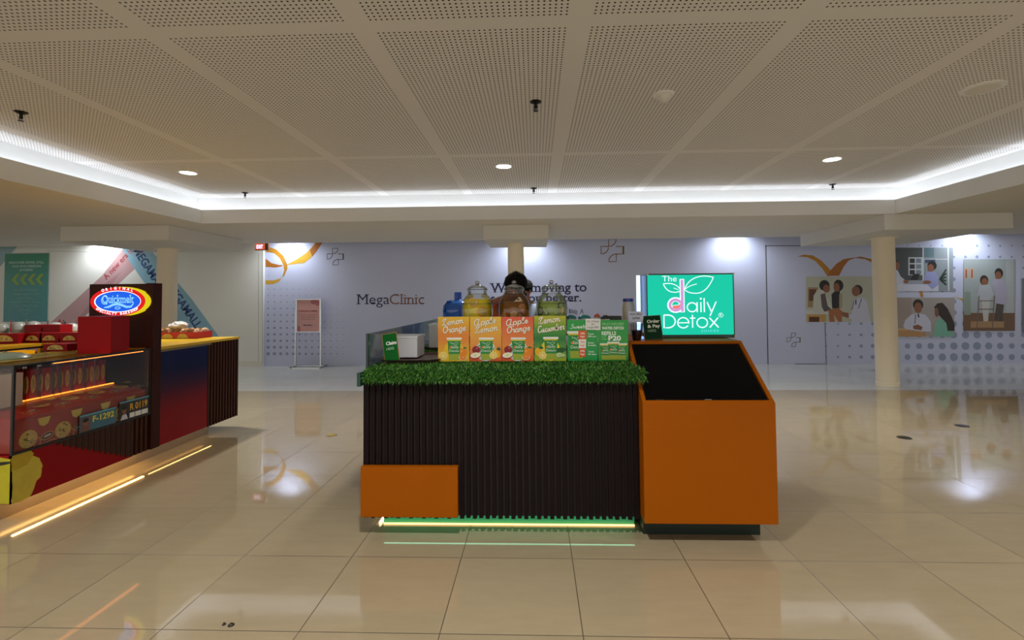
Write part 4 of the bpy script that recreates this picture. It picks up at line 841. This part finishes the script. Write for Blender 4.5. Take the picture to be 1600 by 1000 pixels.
B().box(-4.305, FX+.004, YP+.05, YE+.004, .976, 1.0).make('yellow_top', t, M('e0b81c', .25, var=.05)); B().box(FX-.03, FX+.006, YP+.05, 4.9, .955, .975).make('top_rail', t, M('8a7a50', .3, .6))
# sign tower
B().box(at(140,443,'y',YP-.03).x, FX-.06, YP-.03, YP+.05, 1.0, 1.56).box(FX-.06, FX+.006, YP-.045, YP+.055, .126, 1.565).make('sign_tower', t, M('3c1a16', .5, var=.25, scale=7, spec=.12), bevel=.002)
# red triangle board and cheese pictures (printed board wrapping the corner)
B().box(FX-.018, FX-.004, YN, 3.94, .126, .43).make('printed_skirt', t, red)
a = Art((FX-.004, 0, 0), (0,1,0), (0,0,1), eps=.0005)
B_ = lambda px, py: (lambda q: (q.y, q.z))(at(px, py, 'x', FX))
a.poly([(3.30,.43),(3.945,.43),(3.945,.127)], M('2a1714', .55))
che = M('b59a1e', .45, var=.25, scale=14); che2 = M('c9b23a', .45, var=.2, scale=20)
def blob(pts, m, j=.006, seed=1):
    rnd = random.Random(seed); o = []
    for i in range(len(pts)):
        x0, y0 = pts[i]; x1, y1 = pts[(i+1) % len(pts)]
        for s in range(5): o.append((x0+(x1-x0)*s/5+rnd.uniform(-j, j), y0+(y1-y0)*s/5+rnd.uniform(-j, j)))
    a.poly(o, m)
blob([B_(*q) for q in ((18,788),(20,760),(18,716),(30,710),(47,710),(62,716),(67,728),(63,746),(57,752),(48,776),(34,784))][::-1][::-1], che2, .004, 2)
blob([(YN+.003,.33),(YN+.003,.43),(YN+.12,.43),(YN+.14,.40),(YN+.10,.345)], che, .003, 3)
a.make('cheese_print', t)
a = Art((0, YN-.001, 0), (1,0,0), (0,0,1), eps=.0005); B().box(-4.675, FX-.004, YN-.0, YN+.018, .126, .43).make('printed_front', t, red)
a.poly([(-3.675,.13),(FX-.006,.13),(FX-.006,.41),(-3.455,.43),(-3.675,.43)], M('b8b01c', .45, var=.2, scale=14)); a.stroke([(-3.655,.30),(-3.555,.36),(-3.38,.385),(FX-.006,.39)], [.02,.03,.02,.012], M('1c160e', .5)); a.make('cheese_print', t)
# lit sign
t2 = thing('oval_sign', 'glowing red and blue oval bakery sign on the dark tower', 'sign', (at(188,471,'y',YP-.05).x, YP-.03, at(188,471,'y',YP-.05).z))
def oval(cx, rx, rz, y0, y1): return B().prism([(cx+rx*cos(2*pi*i/48), rz*sin(2*pi*i/48)) for i in range(48)], 'y', y0, y1)
oval(.012, .262, .127, -.03, 0).make('yellow_rim', t2, M('f6e018', .4, emit=.75, var=0))
oval(-.012, .245, .124, -.034, -.03).make('red_ring', t2, M('f01414', .4, emit=.85, var=0))
a = Art((0, -.034, 0), (1,0,0), (0,0,1), eps=.0004); wv = M('fff4ff', .4, emit=1.3, var=0); lb = M('8fd6ff', .4, emit=1.0, var=0)
a.ell(-.012, .0, .210, .094, wv, n=40); a.ell(-.009, .0, .202, .088, M('1664f4', .4, emit=.9, var=0), n=40)
a.text('Quickmelt', -.008, -.012, .068, lb, width=.28, bold=.012, serif=1); a.ring(-.128, .012, .026, .034, .008, lb)
a.stroke([(-.13,-.052),(-.09,-.047),(-.05,-.028),(-.01,-.022),(.03,-.032),(.07,-.048),(.11,-.046),(.135,-.015)], [.008,.018,.020,.020,.020,.020,.016,.006], lb)
a.ell(-.008, -.056, .026, .014, lb); a.ell(-.008, -.056, .019, .009, M('1664f4', .4, emit=.9, var=0)); a.stroke([(-.022,-.056),(.006,-.056)], .003, lb)
a.arc_text('ORIGINAL', -.012, -.0, .228, .105, radians(124), radians(56), .022, wv, bold=.04)
a.arc_text('SPECIALTY BAKESHOP', -.012, 0, .232, .116, radians(217), radians(323), .020, wv, bold=.04, flip=True)
a.make('emblem', t2)
# glass display
t3 = thing('glass_display', 'glass display case of cookie boxes on the near end of the bakery counter', 'display case', (0, 0, 0))
cg = glass('case_glass', (.93,.90,.87), .02, .02, .14)
B().box(FX-.006, FX-.001, YN+.012, YP-.06, .445, .985).make('front_glass', t3, cg)
B().box(-4.655, FX-.012, YN+.001, YN+.006, .445, .985).make('end_glass', t3, cg)
B().box(-3.615, FX-.002, YN+.01, YP-.06, .992, .998).make('top_glass', t3, cg)
blk = M('141012', .35)
B().box(FX-.012, FX+.002, YN-.002, YN+.012, .43, 1.0).make('corner_post', t3, blk)
B().box(FX-.01, FX+.002, YN+.012, YP-.05, .43, .445).make('bottom_rail', t3, blk); B().box(FX-.012, FX+.002, YN+.012, YP-.05, .985, 1.0).make('top_rail', t3, blk); B().box(-4.655, FX-.012, YN-.002, YN+.008, .985, 1.0).make('end_rail', t3, blk)
B().box(FX-.012, FX, YP-.06, YP-.048, .445, .985).make('far_post', t3, blk)
B().box(-3.975, -3.615, YN+.01, YP-.05, .970, 1.0).box(-4.655, -3.975, YN+.01, 3.60, .970, 1.0).make('amber_top', t3, M('a8902c', .25, var=.08))
B().box(-3.975, -3.955, 3.62, YP-.05, .43, .968).make('back_board', t3, M('5a1418', .5))
B().box(FX-.05, FX-.03, YN+.3, YP-.1, .975, .984).make('led_strip', t3, M('ff9040', .5, emit=3, var=0)); B().box(-3.655, -3.640, 3.1, 4.1, .700, .708).make('led_strip', t3, M('ff9c30', .5, emit=2.5, var=0))
# paper covered step inside
Zs0, Zs1 = .645, .695
t4 = thing('covered_step', 'step wrapped in red cookie patterned paper inside the glass display', 'display step', (0, 0, 0))
B().hexa([(-3.635,YN+.03,.43),(FX-.03,YN+.03,.43),(FX-.03,YP-.07,.43),(-3.635,YP-.07,.43),(-3.635,YN+.03,Zs1),(FX-.03,YN+.03,Zs0),(FX-.03,YP-.07,Zs0),(-3.635,YP-.07,Zs1)]).make('step', t4, M('9c1018', .35, var=.15, scale=5, bump=.4, spec=.4))
cook = M('c9b058', .5, var=.45, scale=45); bowl = M('d9c95c', .4, var=.1); fr = 'e0a040'
def cookie(a, x, y, rx, ry, seed=0):
    rnd = random.Random(seed); a.ell(x, y, rx, ry, cook); 
    for i in range(9): an = rnd.uniform(0, 6.28); d = rnd.uniform(0, .75); a.ell(x+rx*d*cos(an), y+ry*d*sin(an), rx*.13, ry*.09, ('3c3018','6a7a28')[i % 2], n=8); a.k -= .8
a = Art((FX-.03, 0, 0), (0,1,0), (0,0,1), eps=.0003)
for i in range(5):
    y = 3.12+i*.235
    cookie(a, y+.02, .50, .06, .058, i); a.poly([(y+.075,.62),(y+.165,.62),(y+.15,.575),(y+.12,.56),(y+.09,.575)], bowl)
    a.ell(y+.145, .49, .045, .026, fr, rot=.2); a.ell(y+.145, .49, .040, .021, '2a1814', rot=.2); a.ell(y+.145, .49, .028, .008, 'c9b8a8', rot=.2)
    a.ring(y+.075, .465, .022, .03, .005, fr); a.stroke([(y+.09,.445),(y+.13,.44),(y+.17,.455),(y+.21,.448)], .005, fr)
a.make('front_print', t4)
sl = Vector((-.30,0,Zs1-Zs0)).normalized(); a = Art((FX-.03, 0, Zs0), (0,1,0), tuple(sl), eps=.0003)
for i in range(5):
    y = 3.14+i*.225; cookie(a, y, .17, .06, .05, i+9); a.ell(y+.11, .1, .045, .03, fr); a.ell(y+.11, .1, .040, .025, '2a1814'); a.ell(y+.11, .1, .026, .009, 'c9b8a8'); a.ring(y+.05, .07, .02, .03, .005, fr); a.poly([(y+.10,.26),(y+.19,.26),(y+.165,.21),(y+.12,.21)], bowl)
a.make('top_print', t4)
# upright cookie boxes behind the step with clear dividers
zb = .43
proto = None
for i in range(14):
    y = 3.34+i*.052
    if proto is None:
        proto = thing('cookie_box', '', 'box', (-3.735, y, zb), group='upright boxes inside the glass display'); B().box(-.07, .07, -.025, .025, .0, .485).make('carton', proto, M('8c0a12', .5, var=.08, spec=.15))
        a = Art((.07, 0, 0), (0,1,0), (0,0,1), eps=.0003); cookie(a, 0, .38, .0185, .066, 3); a.make('print', proto); o = proto
    else: o = copy_tree(proto); o.location = (-3.735, y, zb)
    o['label'] = 'narrow upright red cookie box in the row inside the glass display'
proto = None
for i, y in enumerate((3.366, 3.470, 3.574, 3.626, 3.730, 3.834, 3.938)):
    o = B().box(-.002, .030, -.001, .001, 0, .27).make('divider', None, glass('divider_clear', (.92,.92,.94), .12)) if proto is None else proto.copy()
    if proto is None: proto = o
    else: C.objects.link(o)
    o.location = (-3.662, y, .697); tag(o, 'clear plastic divider standing before the upright cookie boxes', 'divider', 'clear dividers in the display')
t4 = thing('carton', 'plain white carton at the near end inside the glass display', 'carton', (-3.675, 3.20, .697))
B().box(-.10, .10, -.09, .09, 0, .22).make('carton_body', t4, M('cfcdc8', .5)); B().box(-.101, .101, -.02, .02, .2205, .222).make('tape', t4, M('b8b4a4', .4))
# permits stuck on the glass
def permit(px0, px1, y0z, h, name, label, num, bgc):
    q0 = at(px0, 660, 'x', FX).y; q1 = at(px1, 650, 'x', FX).y; t = thing('permit_card', label, 'card', (FX-.001, q0, y0z)); w_ = q1-q0
    B().box(0, .001, 0, w_, 0, h).make('card', t, M(bgc, .4, var=.15, scale=10))
    a = Art((.001, 0, 0), (0,1,0), (0,0,1), eps=.0003); a.rect(.004, .004, w_*.30, h-.012, '5f5a60' if num[0] == 'F' else '2c2a2e'); a.ell(w_*.16, h*.52, w_*.07, h*.2, skin_); a.ell(w_*.16, h*.66, w_*.08, h*.12, '161214'); a.poly([(w_*.04,.004),(w_*.28,.004),(w_*.22,h*.3),(w_*.10,h*.3)], '7a4a3a' if num[0] == 'F' else 'c9c9d2')
    a.rect(0, h-.012, w_, h, '5fa0b4'); a.text(num, w_*.34, h*.45, h*.34, 'e0a81c' if num[0] == 'R' else 'd8cf3c', al='l', width=w_*.6, bold=.03)
    if num[0] == 'R': a.rect(w_*.33, .006, w_*.5, h*.3, 'e6e6e2'); a.rect(w_*.52, .006, w_*.72, h*.3, 'e6e6e2'); a.rect(w_*.74, .006, w_*.96, h*.3, 'e6e6e2')
    a.make('print', t)
permit(124, 181, .447, .125, 'permit', 'blue card with yellow F-1292 stuck low on the display glass', 'F-1292', '3c6c84')
permit(186, 232, .447, .150, 'permit', 'dark card with orange R 0119 stuck on the display glass near the tower', 'R 0119', '2a2c30')
# red carton in front of the tower
p0 = at(173, 552, 'z', 1.0); t5 = thing('red_carton', 'tall plain red carton standing before the lit oval sign', 'carton', (p0.x, p0.y, 1.0), radians(11))
B().box(-.235, 0, 0, .23, 0, .29).make('carton_body', t5, M('98060f', .5, var=.06, spec=.15), bevel=.002); B().box(-.236, .001, .112, .118, .2905, .291).make('lid_seam', t5, M('6c0810', .5))
# back leg of the counter
t6 = thing('back_counter', 'rear leg of the bakery counter with yellow top and glass beneath', 'counter', (0, 0, 0))
B().box(-4.855, -4.315, 4.64, 5.30, .976, 1.0).box(-5.5, -4.855, 3.4, 5.30, .976, 1.0).make('yellow_top', t6, amber)
B().box(-4.855, -4.315, 4.65, 4.67, .958, .976).box(-4.875, -4.855, 3.4, 4.65, .958, .976).make('under_rail', t6, blk)
B().box(-4.885, -4.855, 4.62, 4.65, .0, .976).make('corner_leg', t6, amber); B().box(-4.835, -4.815, 4.66, 4.70, 0, .958).make('inner_leg', t6, blk)
B().box(-5.5, -4.895, 3.4, 5.28, 0, .86).make('cupboard', t6, dark); B().box(-5.5, -4.885, 3.42, 4.6, .885, .94).make('amber_light_box', t6, M('f0a010', .4, emit=.7, var=.1))
B().box(-4.805, -4.355, 5.26, 5.28, .0, .958).make('glass_back', t6, cg); B().box(-4.855, -4.315, 4.68, 5.28, .10, .12).make('low_shelf', t6, M('c9c4b8', .5))
def lowbox(x, y, z, w_, d, h, rz, name, label, group, fr_=True):
    t = thing(name, label, 'box', (x, y, z), rz, group); B().box(-w_/2, w_/2, -d/2, d/2, 0, h).make('carton', t, M('8c0a14', .5, var=.08, spec=.15), bevel=.001); B().box(-w_/2+.004, w_/2-.004, -d/2+.004, d/2-.004, h, h+.003).make('lid', t, M('960c16', .5, var=.08, spec=.15))
    a = Art((0,-d/2,0), (1,0,0), (0,0,1), eps=.0003)
    n_ = 14; rr = w_*.34; pts = [(rr*cos(pi*i/n_), h*.25+min(rr*.75, h*.7)*sin(pi*i/n_)) for i in range(n_+1)]; a.poly(pts, cook)
    rnd = random.Random(int(x*50)); [a.ell(rnd.uniform(-.6,.6)*rr, h*rnd.uniform(.35,.6), .006, .005, '4a3418', n=6) for _ in range(6)]
    a.make('print', t); return t
G = 'red cookie boxes on the rear counter'
for i, (px, w_, lb) in enumerate(((58, .20, 'second from the left'), (84, .20, 'in the middle'), (115, .19, 'rightmost, next to the tall carton'))): p = at(px, 533, 'y', 4.76); lowbox(p.x, 4.78, 1.0, w_*.97, .14, .095, 0, 'cookie_box', 'low red cookie box on the rear counter front row, '+lb, G)
p = at(20, 536, 'y', 4.70); lowbox(p.x, 4.66, 1.0, .25, .14, .095, radians(14), 'cookie_box', 'low red cookie box turned at the corner of the rear counter, leftmost', G)
for px, lb in ((54, 'left of two'), (83, 'right of two')): p = at(px, 520, 'y', 4.95); lowbox(p.x, 5.0, 1.0, .185, .14, .165, 0, 'cookie_box', 'taller red cookie box of the back row on the rear counter, '+lb, G)
p = at(105, 552, 'y', 3.78); t = lowbox(at(104, 552, 'y', 4.0).x, 3.98, 1.0, .205, .16, .055, 0, 'cookie_box', 'single red cookie box with a cookie picture on the amber display top', None)
def domecup(px, y, stick, label, ztop=1.13, r=.066):
    p = at(px, 515, 'y', y); t = thing('domed_cup', label, 'cup', (p.x, y, 1.0), group='domed cups with sticks'); h = ztop-1.0
    B().lathe([(r*.7,0),(r*.95,h-.03),(0,h-.03)], n=24).make('cup', t, M('a8a69c', .4), smooth='auto'); B().lathe([(r,h-.03),(r*.97,h),(r*.75,h+.035),(r*.4,h+.05),(0,h+.054)], n=28).make('dome', t, M('b4b8b4', .25), smooth='auto')
    B().tube([(-.008,-r-.012,h-.06),(.0,-r-.010,h+.075)], .006).make('stick', t, M(stick, .4))
domecup(2, 5.12, 'c9a83c', 'white domed cup with a yellow stick at the far left of the rear counter'); domecup(29, 5.16, 'b03038', 'white domed cup with a red stick on the rear counter', 1.14)
domecup(52, 5.20, '8a7a70', 'white domed cup with a grey stick behind the taller red boxes', 1.145); domecup(112, 5.19, '2c3048', 'grey domed cup with a dark stick beside the tall red carton', 1.12, .066); domecup(86, 5.22, '7a5a50', 'domed cup with a brown stick behind the right taller box', 1.13, .07)
p = at(30, 556, 'y', 3.66); t = thing('food_cover', 'pale grey green round food cover on the amber display top', 'food cover', (at(30,556,'y',3.5).x, 3.40, 1.0))
B().lathe([(.14,0),(.142,.006),(.13,.018),(.09,.036),(.04,.045),(0,.047)], n=36).make('dome', t, M('8c9c88', .3), smooth='auto'); B().lathe([(.012,.045),(.010,.053),(0,.055)], n=16).make('knob', t, M('6c7c6a', .3), smooth='auto')
# tray of biscuit packets on the far yellow top
t = thing('biscuit_tray', 'low red tray with cookie pictures on the yellow top at the far end', 'tray', (-3.925, 5.235, 1.0))
B().box(-.29,.29,-.13,.13,0,.006).box(-.29,.29,-.13,-.125,.006,.07).box(-.29,.29,.125,.13,.006,.07).box(-.29,-.285,-.125,.125,.006,.07).box(.285,.29,-.125,.125,.006,.07).make('tray_body', t, M('c01c14', .4, var=.06))
a = Art((0,-.13,0), (1,0,0), (0,0,1), eps=.0003)
for x in (-.2, -.03, .14): pts = [(x+.062*cos(pi*i/12), .006+.048*sin(pi*i/12)) for i in range(13)]; a.poly(pts, cook)
a.make('print', t)
pk_m = [M(c_, .25, var=.35, scale=60) for c_ in ('b07c4c', 'c99c6c', '8c5c34', 'd9b494')]
rnd = random.Random(4)
for i in range(16):
    x = -3.925-.26+(i % 8)*.073+rnd.uniform(-.006,.006); y = 5.235-.06+.12*(i//8)
    o = B().ball((0,0,.052), .032, .05, .052, n=14, jit=.05).make('biscuit_packet', None, pk_m[i % 4], smooth=False); o.location = (x, y, 1.006); o.rotation_euler = (0, 0, rnd.uniform(-.4,.4))
    tag(o, 'crinkled clear packet of brown biscuits in the red tray', 'packet', 'biscuit packets in the red tray')
o = B().ball((0,0,.03), .095, .07, .045, n=16, jit=.16).make('plastic_bag', None, M('d8d4d0', .2, var=.2, scale=40)); o.location = (-3.915, 5.22, 1.105); tag(o, 'crumpled clear plastic bag lying on the biscuit packets', 'bag')
# warm strips under the body
o = B().box(FX-.10, FX-.085, YN+.1, YP-.0, .112, .122).make('under_light', None, M('ffc878', .5, emit=22, var=0)); tag(o, 'bright warm light strip under the near end of the bakery counter', 'light strip')
o = B().box(FX-.10, FX-.09, YP+.06, YE-.32, .117, .123).make('under_light', None, M('ffc878', .5, emit=7, var=0)); tag(o, 'dimmer dotted warm light strip under the far end of the bakery counter', 'light strip')
